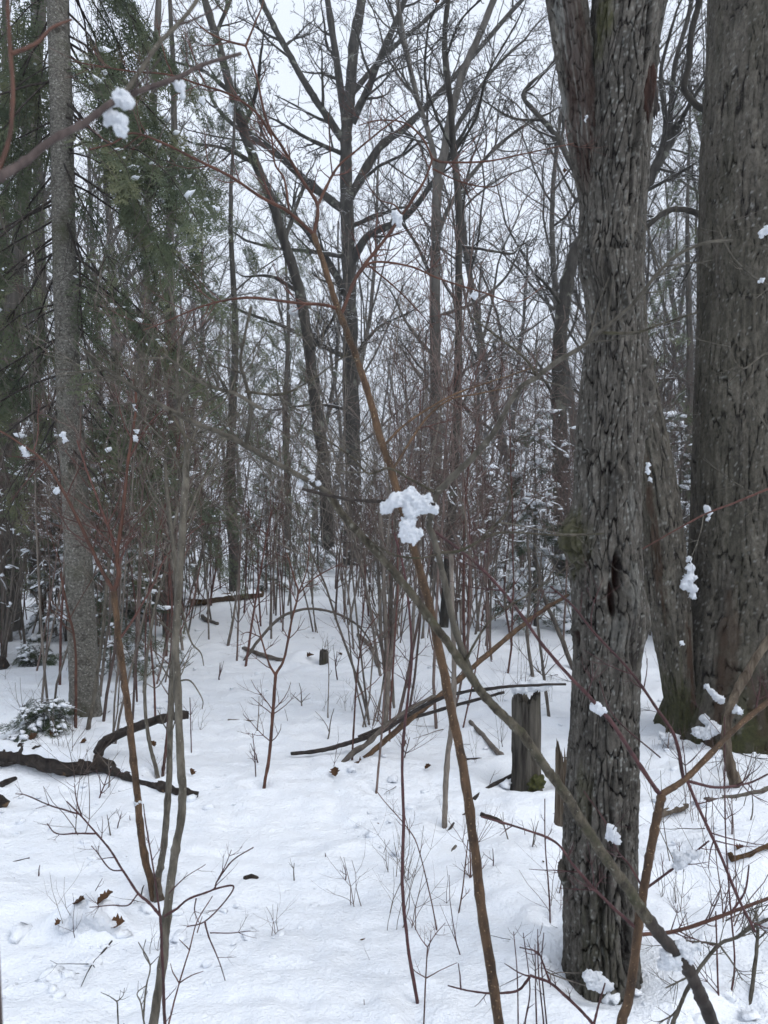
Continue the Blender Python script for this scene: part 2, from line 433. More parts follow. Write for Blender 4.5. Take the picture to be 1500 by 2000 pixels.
def ridged_trunk(name, rows, depth, parent, m, ncol, dz, cw, ch, amp, feats=(), seed=1, ztop=None, front=.8, lich=.5, mossfn=None, lobes=0.0, coarse_above=None, origin=(0, 0, 0), slope=0.0):
    rows = np.array(sorted(rows), float)
    zr = CAMZ - (rows[:, 0] - HOR) / FPX * depth
    cxr = ((rows[:, 1] + rows[:, 2]) / 2 - 750) / FPX * depth; rr = (rows[:, 2] - rows[:, 1]) / 2 / FPX * depth
    z0, z1 = zr.min(), zr.max()
    zc = coarse_above if coarse_above else z1
    zz = np.concatenate([np.arange(z0, min(zc, z1), dz), np.arange(zc, z1, dz * 6)]) if zc < z1 else np.arange(z0, z1, dz)
    o = np.argsort(zr)
    zs = np.linspace(z0, z1, 400)
    cxs, rs = np.interp(zs, zr[o], cxr[o]), np.interp(zs, zr[o], rr[o])
    k = np.hanning(9); k /= k.sum()
    cxs = np.convolve(np.pad(cxs, 4, 'edge'), k, 'valid'); rs = np.convolve(np.pad(rs, 4, 'edge'), k, 'valid')
    cx, r = np.interp(zz, zs, cxs), np.interp(zz, zs, rs)
    t = np.linspace(-1, 1, ncol, endpoint=False)
    th = math.pi * (front * t + (1 - front) * t ** 5)           # denser towards the camera
    TH, Z = np.meshgrid(th, zz); CX = cx[:, None]; R = r[:, None]
    rm = float(np.median(r)); nu = max(5, round(2 * math.pi * rm / cw))
    c, s = np.cos(TH), np.sin(TH)
    U = (TH / (2 * math.pi) + .5) * nu + .55 * noise3(c * 2.2, s * 2.2, Z / (1.3 * ch), seed) + .16 * noise3(c * 8, s * 8, Z / (.35 * ch), seed + 1)
    Vv = Z / ch + .35 * noise3(c * 3, s * 3, Z / .3, seed + 2) + .35 * noise3(c * 10, s * 10, Z / .5, seed + 3)
    F1, F2, ID = cells(np.mod(U, nu), Vv, nu, seed, .66)
    e = F2 - F1 + .05 * noise3(c * 30, s * 30, Z / .02, seed + 4)
    width = .10 + .05 * noise3(c * 4, s * 4, Z / .3, seed + 5)
    crack = sstep(.015, width, e)
    U2 = (TH / (2 * math.pi) + .5) * nu * .62 + .9 * noise3(c * 2.5, s * 2.5, Z / .22, seed + 8)
    lf = np.abs(noise3(np.cos(U2 / (nu * .62) * 2 * math.pi) * nu * .2, np.sin(U2 / (nu * .62) * 2 * math.pi) * nu * .2, Z / .55, seed + 9))
    longf = sstep(.0, .10, lf)
    nu2 = int(nu * 1.9)
    G1, G2, GID = cells(np.mod(U * nu2 / nu, nu2), Vv * 3.2 + .4 * noise3(c * 9, s * 9, Z / .05, seed + 15), nu2, seed + 16)
    flake = sstep(.0, .13, G2 - G1 + .06 * noise3(c * 40, s * 40, Z / .012, seed + 17))
    plate = crack * (.45 + .55 * longf)
    rough = noise3(c * rm / .009, s * rm / .009, Z / .014, seed + 11) * .16 + noise3(c * rm / .03, s * rm / .03, Z / .06, seed + 12) * .14
    A = amp(Z) if callable(amp) else amp
    disp = A * (plate * (.65 + .45 * ID) + plate * (.10 * flake + .14 * GID) - .9 + rough)
    tone = np.clip(.74 + .34 * ID + .28 * GID - .10 * (1 - flake) + .30 * noise3(c * 5, s * 5, Z / .16, seed + 18), .3, 1.6)
    lowf = rm * .05 * noise3(c * 1.3, s * 1.3, Z / .35, seed + 14)
    disp = disp + lowf
    if lobes:
        zb = z0 + .02
        k = np.exp(-(Z - zb) / .30); disp = disp + lobes * k * (np.cos(TH * 5 + seed) * .5 + .35 * np.cos(TH * 3 + 2 * seed))
    mossA = np.zeros_like(Z); wood = np.zeros_like(Z); lichA = np.zeros_like(Z)
    L1, L2, LID = cells(np.mod((TH / (2 * math.pi) + .5) * nu * 1.7, nu * 2), Z / (cw * .62) , max(6, int(nu * 2)), seed + 20)
    lichA = sstep(.34, .22, L1 + .12 * noise3(c * 20, s * 20, Z / .01, seed + 21)) * (LID > 1 - .33 * lich) * (.55 + .45 * noise3(c * 3, s * 3, Z / .25, seed + 22))
    for f in feats:
        kind, px, py, w, h, a = f[:6]
        zf = CAMZ - (py - HOR) / FPX * depth
        cxf, rf = np.interp(zf, zs, cxs), np.interp(zf, zs, rs)
        tf = math.asin(max(-1, min(1, ((px - 750) / FPX * depth - cxf) / rf))) if len(f) < 7 else math.radians(f[6])
        w, h = w / FPX * depth, h / FPX * depth
        dth = np.mod(TH - tf + math.pi, 2 * math.pi) - math.pi
        q = (dth * R / w) ** 2 + ((Z - zf) / h) ** 2 + (.25 if kind == 'hole' else .5) * noise3(c * 9, s * 9, Z / .04, seed + 31) + (.15 if kind == 'hole' else .4) * noise3(c * 3, s * 3, Z / .09, seed + 32)
        g = np.exp(-np.maximum(q, 0))
        if kind == 'bump': disp = disp + a * g * (1 + .45 * noise3(c * 14, s * 14, Z / .03, seed + 39))
        elif kind == 'hole': disp = disp + a * sstep(.25, .7, g); wood = np.maximum(wood, sstep(.35, .6, g))
        elif kind == 'groove': disp = disp + a * sstep(.2, .8, g)
        elif kind == 'moss': mossA = np.maximum(mossA, a * sstep(.1, .7, g * (1 + .6 * noise3(c * 12, s * 12, Z / .03, seed + 33))))
        elif kind == 'lich': lichA = np.maximum(lichA, a * sstep(.3, .6, g * (1 + .9 * noise3(c * 16, s * 16, Z / .025, seed + 35))))
        elif kind == 'wood': wood = np.maximum(wood, a * sstep(.2, .7, g * (1 + .8 * noise3(c * 10, s * 10, Z / .12, seed + 37))))
    if mossfn is not None: mossA = np.maximum(mossA, mossfn(TH, Z, c, s))
    RR = np.maximum(R + disp, R * .25)
    X = CX + RR * s; Y = depth + slope * (Z - z0) - RR * c
    nr, nc = X.shape
    V = np.stack([X, Y, Z], -1).reshape(-1, 3) - np.asarray(origin)
    i = np.arange(nr - 1)[:, None] * nc; j = np.arange(nc)[None, :]; j2 = (j + 1) % nc
    F = np.stack([i + j, i + j2, i + nc + j2, i + nc + j], -1).reshape(-1, 4)
    me = mesh_data(name, V, [F], m, True, {'plate': plate.ravel(), 'lichen': lichA.ravel(), 'moss': mossA.ravel(), 'wood': wood.ravel(), 'tone': tone.ravel(), 'edge': np.minimum(F2 - F1, .5).ravel(), 'flake': np.minimum(G2 - G1, .5).ravel(), 'furrow': lf.ravel()})
    return obj(name, me, parent)

def small_lump(name, px, py, Y, wpx, hpx, m, parent, origin, seed=3, amp=.5, dpx=None, tilt=0):
    V, F = lump(ICO3, seed, amp, 1.8)
    s = Y / FPX; V = V * np.array([wpx * s, (dpx or wpx) * s, hpx * s])
    if tilt:
        a = math.radians(tilt); V = V @ np.array([[math.cos(a), 0, -math.sin(a)], [0, 1, 0], [math.sin(a), 0, math.cos(a)]])
    return obj(name, mesh_data(name, V + at(px, py, Y) - origin, [F], m), parent)

# the near forked tree
base = on_ground((1178 - 750) / FPX * MAINY, MAINY)
TM = thing('forked_tree', 'near upright tree with plated grey bark, forked high up, before the broad trunk', 'tree', base)
main_rows = [(-1500, 1340, 1430), (-700, 1255, 1375), (0, 1157, 1302), (80, 1150, 1286), (200, 1146, 1272), (300, 1141, 1266), (400, 1136, 1261), (480, 1131, 1256), (530, 1134, 1254), (590, 1148, 1251), (650, 1149, 1251),
             (700, 1142, 1254), (770, 1136, 1257), (850, 1128, 1251), (950, 1124, 1249), (1050, 1117, 1249), (1150, 1115, 1254), (1210, 1119, 1258), (1280, 1122, 1249), (1350, 1119, 1246), (1500, 1110, 1245), (1600, 1102, 1243),
             (1700, 1101, 1241), (1800, 1104, 1241), (1880, 1105, 1248), (1940, 1097, 1260), (2030, 1085, 1275)]
zf = lambda py, d: CAMZ - (py - HOR) / FPX * d
main_feats = [('bump', 1150, 520, 26, 40, .022), ('bump', 1186, 585, 14, 26, .014), ('groove', 1172, 560, 7, 60, -.026), ('groove', 1185, 500, 30, 6, -.016), ('groove', 1200, 610, 8, 30, -.014),
              ('bump', 1112, 1050, 30, 48, .034, -82), ('moss', 1108, 1055, 36, 56, .62, -74), ('groove', 1118, 1105, 40, 8, -.02, -75),
              ('hole', 1184, 1112, 10, 42, -.060), ('hole', 1172, 1165, 7, 36, -.040), ('bump', 1152, 1150, 15, 45, .016), ('bump', 1207, 1160, 15, 42, .018), ('bump', 1168, 1085, 16, 20, .012),
              ('hole', 1253, 735, 13, 72, -.065, 58), ('hole', 1247, 835, 9, 60, -.045, 54), ('bump', 1262, 760, 14, 120, .036, 92), ('groove', 1245, 920, 5, 90, -.022, 62),
              ('groove', 1213, 365, 4, 62, -.026), ('groove', 1226, 285, 5, 40, -.024), ('groove', 1224, 310, 14, 4, -.018), ('groove', 1243, 120, 5, 70, -.02), ('groove', 1252, 40, 6, 60, -.02),
              ('bump', 1205, 110, 13, 15, .020), ('bump', 1188, 920, 10, 26, .014), ('bump', 1180, 965, 10, 30, .012), ('groove', 1170, 945, 9, 45, -.014), ('groove', 1200, 905, 20, 14, -.012), ('groove', 1140, 885, 22, 6, -.016),
              ('moss', 1165, 65, 22, 40, .8), ('moss', 1160, 110, 14, 40, .5), ('lich', 1215, 1130, 20, 50, .25), ('lich', 1215, 1000, 10, 50, .25), ('lich', 1180, 1230, 22, 30, .2),
              ('bump', 1240, 1215, 14, 40, .02, 72), ('groove', 1170, 1620, 5, 120, -.022), ('groove', 1155, 1770, 5, 110, -.024), ('groove', 1196, 1720, 5, 140, -.020), ('groove', 1215, 1850, 5, 70, -.022), ('groove', 1132, 1650, 5, 140, -.02),
              ('bump', 1110, 1570, 8, 22, .016, -80), ('bump', 1106, 1705, 9, 26, .022, -84), ('hole', 1110, 1715, 6, 10, -.03, -72), ('bump', 1125, 1235, 10, 28, .018, -80), ('hole', 1122, 1245, 8, 16, -.03, -74),
              ('moss', 1150, 1850, 40, 120, .25), ('moss', 1125, 1540, 20, 60, .35)]
amp_main = lambda Z: .0085 + .006 * sstep(zf(1400, MAINY), zf(1850, MAINY), Z) * 0 + .0065 * (1 - sstep(zf(1850, MAINY), zf(1350, MAINY), Z))
ridged_trunk('trunk', main_rows, MAINY, TM, M_MAIN, 250, .0055, .0225, .125, amp_main, main_feats, seed=3, lich=.85, coarse_above=3.3, origin=base)
side_rows = [(-1500, 880, 930), (-700, 985, 1055), (0, 1068, 1146), (100, 1085, 1158), (200, 1100, 1172), (300, 1115, 1180), (400, 1133, 1184), (470, 1150, 1178)]
ridged_trunk('side_trunk', side_rows, MAINY - .01, TM, M_MAIN, 115, .0070, .028, .06, .007, [('lich', 1095, 60, 20, 90, .55), ('lich', 1120, 150, 18, 60, .6), ('lich', 1125, 260, 22, 40, .5), ('lich', 1100, 210, 18, 40, .6), ('wood', 1130, 200, 34, 190, .75), ('wood', 1112, 60, 26, 90, .6)], seed=17, lich=.5, coarse_above=3.3, origin=base)
small_lump('broken_stub', 1261, 185, MAINY - .075, 14, 56, M_REDWOOD, TM, base, 5, .35, tilt=6)
small_lump('broken_stub', 1277, 185, MAINY - .02, 8, 42, M_WETST, TM, base, 8, .5)
small_lump('broken_stub', 1279, 212, MAINY + .01, 8, 8, M_WETST, TM, base, 9, .4)
small_lump('broken_stub', 1099, 1700, MAINY - .02, 9, 20, M_STUMP, TM, base, 12, .4, tilt=-8)

# the broad double trunk on the right
base = on_ground((1450 - 750) / FPX * RIGHTY, RIGHTY)
TR = thing('broad_tree', 'broad trunked tree with mossy flared base at the right edge of the clearing', 'tree', base)
right_rows = [(-1700, 1440, 1580), (-900, 1408, 1586), (0, 1393, 1590), (400, 1371, 1580), (800, 1363, 1574), (1000, 1359, 1575), (1150, 1351, 1580), (1250, 1338, 1592), (1350, 1316, 1612), (1430, 1292, 1632), (1520, 1270, 1655)]
def rmoss(TH, Z, c, s):
    k = sstep(.75, .05, Z + .22 * noise3(c * 3, s * 3, Z / .25, 41)) * sstep(.0, .45, noise3(c * 9, s * 9, Z / .12, 42) + .35)
    side = sstep(.2, -.9, s) * .18 * sstep(-.2, .5, noise3(c * 4, s * 4, Z / .5, 43) + .2)
    return np.clip(k * .95 + side, 0, 1)
ridged_trunk('trunk', right_rows, RIGHTY, TR, M_RIGHT, 215, .0120, .031, .42, .0135, [('wood', 1375, 1270, 20, 120, .55), ('wood', 1420, 1340, 30, 70, .45), ('bump', 1492, 715, 18, 30, .03), ('moss', 1488, 715, 26, 40, .95), ('wood', 1360, 1330, 10, 120, .8)], seed=29, lich=.35, mossfn=rmoss, lobes=.085, coarse_above=5.2, origin=base)
lean_rows = [(-900, 1150, 1215), (0, 1172, 1236), (300, 1180, 1246), (500, 1186, 1254), (680, 1193, 1265), (760, 1207, 1283), (900, 1234, 1312), (1000, 1247, 1328), (1100, 1256, 1340), (1200, 1268, 1348), (1300, 1288, 1352), (1400, 1304, 1362), (1460, 1306, 1372), (1500, 1300, 1380)]
ridged_trunk('leaning_trunk', lean_rows, LEANY, TR, M_RIGHT, 105, .013, .028, .38, .0105, [('wood', 1268, 1050, 12, 160, .8), ('moss', 1330, 1000, 20, 120, .5), ('moss', 1310, 1380, 60, 60, .9), ('wood', 1338, 1300, 10, 110, .9)], seed=53, lich=.4, mossfn=rmoss, lobes=.02, coarse_above=5.2, origin=base)

# ------------------------------------------------------------------ plants drawn from the photograph
CURVES = []
def pix(s): return np.array([[float(v) for v in p.split(',')] for p in s.split()])
def norm(v): return v / (np.linalg.norm(v) + 1e-12)

def branch_curve(P2, D, r0, r1, rng, per=5, crook=.25):
    """pixels + depths -> world polyline with uneven thickness"""
    P = np.array([at(p[0], p[1], d) for p, d in zip(P2, D)])
    per = per * 2 if r0 > 2 else per
    C = catmull(P, per); n = len(C)
    t = np.linspace(0, 1, n)
    Dm = catmull(np.stack([D, D, D], -1), per)[:, 0]
    R = (r0 + (r1 - r0) * t ** .9) / FPX * Dm
    R = R * (1 + .05 * np.array([rng.normal() for _ in range(n)]).clip(-1.5, 1.5))
    i = rng.randint(3, 9)
    while i < n - 1:      # swollen nodes
        R[i] *= 1.14; R[i - 1] *= 1.05; i += rng.randint(5, 14)
    J = np.array([[rng.normal() for _ in range(3)] for _ in range(n + 2)])
    J = (J[:-2] + 2 * J[1:-1] + J[2:]) / 4 * (R * crook * (.45 if r0 > 2 else 1))[:, None]
    J[0] = 0
    CURVES.append((np.stack([C[:, 0] / C[:, 1] * FPX + 750, HOR - (C[:, 2] - CAMZ) / C[:, 1] * FPX], -1), C[:, 1]))
    return C + J, R

def twig(G, rng, p, d, L, r, lvl=0, up=.12, sub=2, sides=5, ends=None, opp=True):
    """a thin dogwood twig that bends upward, with side twigs in pairs"""
    n = 5; pts = [p]; q = np.array(p); d = norm(np.array(d))
    for i in range(n - 1):
        d = norm(d + np.array([rng.normal() * .13, rng.normal() * .13, rng.normal() * .10 + up])); q = q + d * L / (n - 1); pts.append(q)
    rad = [r * (1 - .62 * i / (n - 1)) for i in range(n)]
    G.line(pts, rad, sides)
    if ends is not None: ends.append(pts[-1]); ends.append(pts[2])
    if lvl < sub and L > .03:
        for k in range(rng.choice((1, 1, 2)) if lvl == 0 else rng.choice((0, 1, 1))):
            i = rng.randint(1, n - 2); dd = norm(pts[i + 1] - pts[i])
            a = norm(np.cross(dd, norm(np.array([rng.normal(), rng.normal(), rng.normal()]))))
            for sg in ((1, -1) if opp and rng.random() < .6 else (1,)):
                twig(G, rng, pts[i], dd * .75 + a * sg * .75, L * rng.uniform(.4, .8), rad[i] * .7, lvl + 1, up, sub, max(3, sides - 1), ends, opp)

def plant(name, label, cat, m, specs, depth=None, twigs=0, tl=(60, 130), tr=2.0, mt=None, seed=1, group=None, bare_base=True, up=.12, crook=.25, mats=None, tsub=2):
    """specs: (pixels, r0, r1, depth change[, first depth]); the first is the stem. Each piece is a part."""
    rng = RNG(seed)
    P2 = pix(specs[0][0]); d0 = depth if depth else gd(*P2[0])
    root = at(P2[0][0], P2[0][1], d0); gzr = float(gz(root[0], root[1]))
    pre = []
    if root[2] > gzr + .03:      # foot lies below the picture: carry the stem on down to the snow
        sl = (P2[0] - P2[1]) / max(1, abs(P2[0][1] - P2[1][1]))
        ypx = HOR + (CAMZ - gzr + .05) / d0 * FPX
        k = ypx - P2[0][1]; pre = [[P2[0][0] + sl[0] * k * .8, ypx]]
        if k > 150: pre.append([P2[0][0] + sl[0] * k * .45, P2[0][1] + k * .5])
    else:
        pre = [[P2[0][0] - .1 * (P2[1][0] - P2[0][0]), P2[0][1] + .06 / d0 * FPX]]
    base = at(pre[0][0], pre[0][1], d0); base[2] = float(gz(base[0], base[1]))
    t = thing(name, label, cat, base, group)
    done = []
    for k, sp in enumerate(specs):
        P2 = pix(sp[0]); r0, r1 = sp[1] * (.84 if sp[1] > 4 else .95), sp[2] * .92; dd = sp[3] if len(sp) > 3 else 0.0
        if k == 0:
            d_s = d0
            P2 = np.vstack([np.array(pre), P2])
        else:
            allp = np.vstack([c[0] for c in done]); alld = np.concatenate([c[1] for c in done])
            i = np.argmin(np.hypot(*(allp - P2[0]).T)); d_s = alld[i]
            if len(sp) > 4 and sp[4]: d_s = sp[4]
        cl = np.concatenate([[0], np.cumsum(np.hypot(*np.diff(P2, axis=0).T))]); cl /= cl[-1]
        D = d_s + dd * cl + .012 * d_s * np.sin(cl * 5 + k * 2.1) * cl
        C, R = branch_curve(P2, D, r0, r1, rng, crook=crook)
        px_ = np.stack([C[:, 0] / C[:, 1] * FPX + 750, HOR - (C[:, 2] - CAMZ) / C[:, 1] * FPX], -1)
        done.append((px_, C[:, 1]))
        g = Geo(); g.line(C, R, 9 if r0 * 1.0 > 6 else 6)
        g.line([C[-1], C[-1] + norm(C[-1] - C[-2]) * R[-1] * .3], [R[-1], .0002], 9 if r0 > 6 else 6)
        mm = (mats or {}).get(k, m)
        part = g.build('stem' if k == 0 else 'branch', mm, t, base)
        nt = twigs if not isinstance(twigs, dict) else twigs.get(k, 0)
        lo = .45 if k == 0 else .18
        for _ in range(nt):
            i = min(len(C) - 2, int((lo + (1 - lo) * rng.random()) * len(C)))
            tg = norm(C[i + 1] - C[i]); ax = norm(np.cross(tg, np.array([rng.normal() * .5, 1 + rng.normal() * .4, rng.normal() * .5])))
            s = C[i][1] / FPX
            for sg in ((1, -1) if rng.random() < .35 else (rng.choice((1, -1)),)):
                gt = Geo(); twig(gt, rng, C[i], tg * .7 + ax * sg * .8, rng.uniform(*tl) * s, min(tr * s, R[i] * .6), 0, up, tsub)
                gt.build('twig', mt or m, part, base)
    return t

# -- the leaning orange-brown dogwood in the middle
plant('dogwood', 'tall orange brown dogwood stem leaning left through the middle, thickest one near the camera', 'shrub', M_ORANGE, [
    ('975,2000 945,1800 925,1640 905,1500 880,1380 858,1270 835,1170 812,1085 790,1010 765,920 745,860 712,745 682,660 660,603 640,540 613,458', 13, 6, .15),
    ('613,458 620,402 592,355 550,285 520,235 500,145 480,90', 5, 2.2, .12), ('480,90 500,40 515,0 525,-80', 2.5, 1.2, .1), ('480,90 430,75 390,50 350,0', 2.2, 1, .05),
    ('620,402 645,350 665,320 695,295 750,250 800,215', 3.5, 1.2, .15),
    ('613,458 565,415 510,385 450,345 380,310 320,280 260,260 220,280 175,292', 4.5, 1.5, -.15),
    ('565,413 555,350 537,320 530,265 515,210 505,160', 2.8, 1.2, .1), ('530,265 500,220 450,185 390,165 325,145 260,140 200,130 140,120', 3.2, 1.3, -.2),
    ('660,603 630,595 580,592 500,582 450,585 390,600 320,630 280,645', 4, 1.3, -.2),
    ('667,612 700,535 750,470 785,420 825,360 845,310', 5, 2.4, .15), ('845,310 870,317 950,315 1025,300 1120,280', 3, 1.2, .1), ('845,310 825,270 790,240 740,235 700,245', 2.4, 1, .1),
    ('845,330 900,355 960,365 1000,340', 2.2, 1, .1), ('700,535 730,512 800,520 860,545 940,570 1010,590 1060,560', 2.8, 1.1, .2), ('720,518 770,560 815,605 845,640', 2.2, 1, .15),
    ('785,420 770,400 735,385 705,330', 2, .9, .1), ('750,870 790,830 850,790 900,765 960,745 1050,715', 3, 1.3, .3), ('765,920 830,820 880,780 930,770 1000,755', 3, 1.2, .3)],
    depth=1.85, twigs={1: 3, 3: 3, 4: 6, 5: 8, 6: 5, 7: 9, 8: 7, 9: 5, 10: 7, 11: 4, 12: 3, 13: 7, 14: 3, 15: 2, 16: 5, 17: 4}, tl=(45, 120), tr=1.6, mt=M_RED, seed=5, mats={k: M_RUST for k in (1, 2, 3, 4, 5, 6, 7, 8, 9, 10, 11, 12, 13, 14, 15)}, crook=.2)

# -- the mossy grey stem slanting across the right half
plant('slanting_shrub', 'mossy grey stem slanting from lower right up to left, its foot dark and wet', 'shrub', M_MOSSST, [
    ('1392,2000 1362,1930 1332,1875 1300,1840 1265,1795', 15, 13, -.08),
    ('1265,1795 1230,1740 1190,1685 1140,1610 1110,1560 1070,1505 1020,1435 980,1395 940,1352 888,1275 845,1215 800,1155 750,1095 700,1040 665,1000 640,962', 13, 7.5, -.22),
    ('640,962 590,932 540,905 480,870 440,850 380,825 330,800 280,770 230,735 190,710 165,685', 7, 4, -.30),
    ('930,1335 915,1305 885,1215 865,1120 845,1045 838,1020 855,960', 8.5, 6, -.04),
    ('855,960 880,935 940,875 970,835 1010,765 1050,735 1090,705 1140,675 1175,645 1230,600 1280,540 1320,500 1375,475 1430,470', 8, 3, -.30),
    ('1320,498 1322,460 1320,400', 2.2, 1.3, .0), ('1175,650 1240,650 1300,630 1362,610', 3.5, 2, -.03), ('1048,735 1025,700 975,660 920,620', 3.2, 2, -.05),
    ('855,965 800,935 760,915 720,925 690,895 640,860 605,840', 3.2, 2, -.1), ('590,955 680,975 760,980 850,985', 4, 4, .0), ('480,872 490,800 478,740 470,700 490,600', 5.5, 3, -.05), ('510,798 460,770 390,745 320,692', 5, 3, -.08), ('478,765 550,770 610,740 680,690', 3.2, 1.6, -.05),
    ('330,800 360,850 395,870', 3, 2, -.03), ('860,1080 900,1075 960,1045 1000,1040 1100,1046 1180,1042', 3.5, 1.6, -.05), ('940,1052 990,1000 995,960 975,935', 3, 1.8, -.03), ('700,1040 760,1080 820,1090 860,1080', 2.6, 2, .02), ('905,1295 960,1210 1050,1150 1130,1090', 2.8, 1.2, .0)],
    depth=1.72, twigs={2: 10, 4: 9, 8: 6, 7: 4, 10: 4, 11: 8, 12: 6, 14: 4, 15: 2, 17: 3}, tl=(50, 170), tr=2.0, mt=M_GREYST, seed=8, mats={0: M_WETST, 2: M_GREYST, 4: M_GREYST, 3: M_GREYST, 9: M_WETST, 10: M_GREYST, 11: M_GREYST}, up=.03, crook=.22)

# -- the near blurred branch at the top left (its shrub stands just outside the frame)
plant('near_shrub', 'blurred dark branch reaching in from the left edge, nearest to the camera', 'shrub', M_NEAR, [
    ('-60,900 -70,700 -45,480 -20,360', 16, 13, .0), ('-30,362 0,345 50,315 100,275 165,240 220,200 280,175 350,150 400,125 470,105', 12, 3.5, .25), ('238,190 280,130 310,85 350,45 385,0 410,-60', 6, 4, .15),
    ('-30,400 0,325 20,260 25,175 20,100 15,0 20,-60', 6, 4, .1), ('22,105 70,85 100,55 140,38', 5, 2.5, .06)], depth=.72, twigs={1: 2, 2: 2}, tl=(60, 120), tr=2.5, seed=11, mats={2: M_GREYST, 4: M_RUST, 3: M_RUST}, crook=.12)

# -- the forked dogwood at the lower right
plant('dogwood', 'brown dogwood stem rising before the forked tree, splitting into purple and tan arms', 'shrub', M_ORANGE, [
    ('1213,2000 1230,1940 1245,1825 1255,1750 1270,1665 1285,1590 1292,1550', 11, 9, .02),
    ('1292,1552 1280,1540 1230,1465 1190,1405 1150,1360 1110,1318 1060,1260 1010,1190 960,1130 905,1080 845,1035', 6, 3, -.12),
    ('1292,1552 1340,1520 1390,1470 1440,1420 1500,1370 1560,1320', 7.5, 5, .1), ('1335,1522 1318,1440 1280,1380 1230,1310 1160,1235 1120,1185 1075,1145', 4.5, 2.2, .1),
    ('1246,1825 1300,1822 1350,1810 1420,1785 1500,1755 1560,1740', 5, 3.5, .1), ('1342,1525 1400,1538 1460,1530 1500,1512', 3.2, 2, .05), ('1245,1815 1200,1775 1160,1735 1120,1690 1085,1645 1025,1620 940,1595', 4.5, 2, -.05),
    ('1342,1525 1370,1590 1405,1665 1440,1750 1475,1820', 3.4, 3, -.04), ('1430,1780 1455,1740 1463,1690', 2.5, 1.5, .0), ('1262,1735 1310,1700 1350,1670 1385,1642', 2.6, 1.6, .05), ('1253,1730 1230,1690 1205,1660 1185,1610 1140,1545', 2.6, 1.2, .02),
    ('1290,1480 1200,1400 1170,1330', 1.8, 1, .1)], depth=1.78, twigs={1: 5, 2: 5, 3: 5, 4: 5, 5: 3, 6: 6, 7: 5, 9: 3, 10: 3}, tl=(30, 110), tr=1.5, mt=M_PURP, seed=14, mats={1: M_PURP, 3: M_PURP, 5: M_PURP, 6: M_PURP, 7: M_PURP, 8: M_PURP, 9: M_PURP, 10: M_PURP, 4: M_RUST, 11: M_PURP}, crook=.15)

# -- the multi-stemmed shrub at the left, two grey stems and one orange
plant('grey_sapling', 'tallest smooth grey sapling on the left, front one of a close pair', 'sapling', M_GREYST, [
    ('300,2000 320,1865 326,1790 340,1680 356,1580 352,1465 346,1330 343,1250 350,1150 357,1025 362,950 366,880', 11, 7, .3),
    ('362,950 335,880 300,840 262,800', 3, 1.3, .2), ('358,1025 385,960 420,900 430,850 470,800', 3.4, 1.4, .2), ('366,880 350,800 345,730 350,660 330,560', 5, 2.2, .2), ('366,880 395,820 440,780 465,720', 3.4, 1.4, .2), ('350,1170 372,1250 392,1275 398,1300', 2.4, 1, .0),
    ('347,1330 372,1330 395,1365 395,1385', 2, .8, .0), ('344,1270 310,1340 285,1335', 2, .8, .05)], depth=1.98, twigs={1: 4, 2: 6, 3: 8, 4: 6, 0: 4}, tl=(50, 120), tr=1.7, seed=21, crook=.2)
plant('grey_sapling', 'straight grey sapling rooted by a short stub, close behind the tallest one', 'sapling', M_GREYST, [
    ('308,1752 309,1715 320,1650 330,1525 333,1400 338,1300 345,1180 340,1080 330,1000 322,900', 9, 4, .3), ('330,1010 300,960 275,900', 2.5, 1, .1), ('338,1080 375,1010 395,940', 2.6, 1, .1)], twigs={0: 5, 1: 4, 2: 4}, tl=(60, 130), tr=1.7, seed=22)
plant('dogwood', 'rusty orange dogwood left of the grey pair, forked low like a wishbone', 'shrub', M_ORANGE, [
    ('299,1742 280,1660 270,1575 260,1475 250,1385 240,1310 232,1250 222,1155', 9, 6.5, .1), ('222,1155 205,1125 180,1075 145,1000 115,945 85,900 30,860 -20,830', 5, 2, .15),
    ('223,1155 232,1120 228,1085 240,1000 250,900 265,800 262,740', 6, 2.5, .15), ('228,1085 215,1040 200,1000 170,920 150,860', 3.6, 1.6, .1), ('232,1250 260,1210 300,1140 330,1080 400,1020', 3, 1.2, .2), ('85,902 60,930 20,980', 1.8, .9, .0),
    ('250,900 290,830 330,790', 2.2, 1, .1)], twigs={1: 7, 2: 8, 3: 6, 4: 4, 6: 3}, tl=(50, 130), tr=1.6, mt=M_RED, seed=23, mats={1: M_RUST, 2: M_RUST, 3: M_RED, 4: M_RED, 5: M_RED, 6: M_RED})
plant('snag_stub', 'short broken tan stub at the foot of the grey pair', 'stub', M_SPLINT, [('318,1762 313,1745 309,1722 306,1715', 7, 5, 0)], seed=24)
plant('grey_sapling', 'thin bowed grey sapling just left of the grey pair', 'sapling', M_GREYST, [('308,1515 292,1450 283,1375 285,1300 300,1200 320,1125 335,1050 350,980', 5, 2.4, .3), ('300,1200 280,1130 270,1060', 1.8, .8, .1)], twigs=4, tl=(40, 90), tr=1.3, seed=25)
plant('dogwood', 'slim dark red stem standing between the bowed sapling and the grey pair', 'shrub', M_RED, [('318,1510 323,1470 328,1415 333,1300 336,1200 330,1090', 4, 2, .2), ('333,1300 350,1240 375,1180 392,1100', 1.8, .8, .1)], twigs=4, tl=(40, 100), tr=1.2, seed=26)
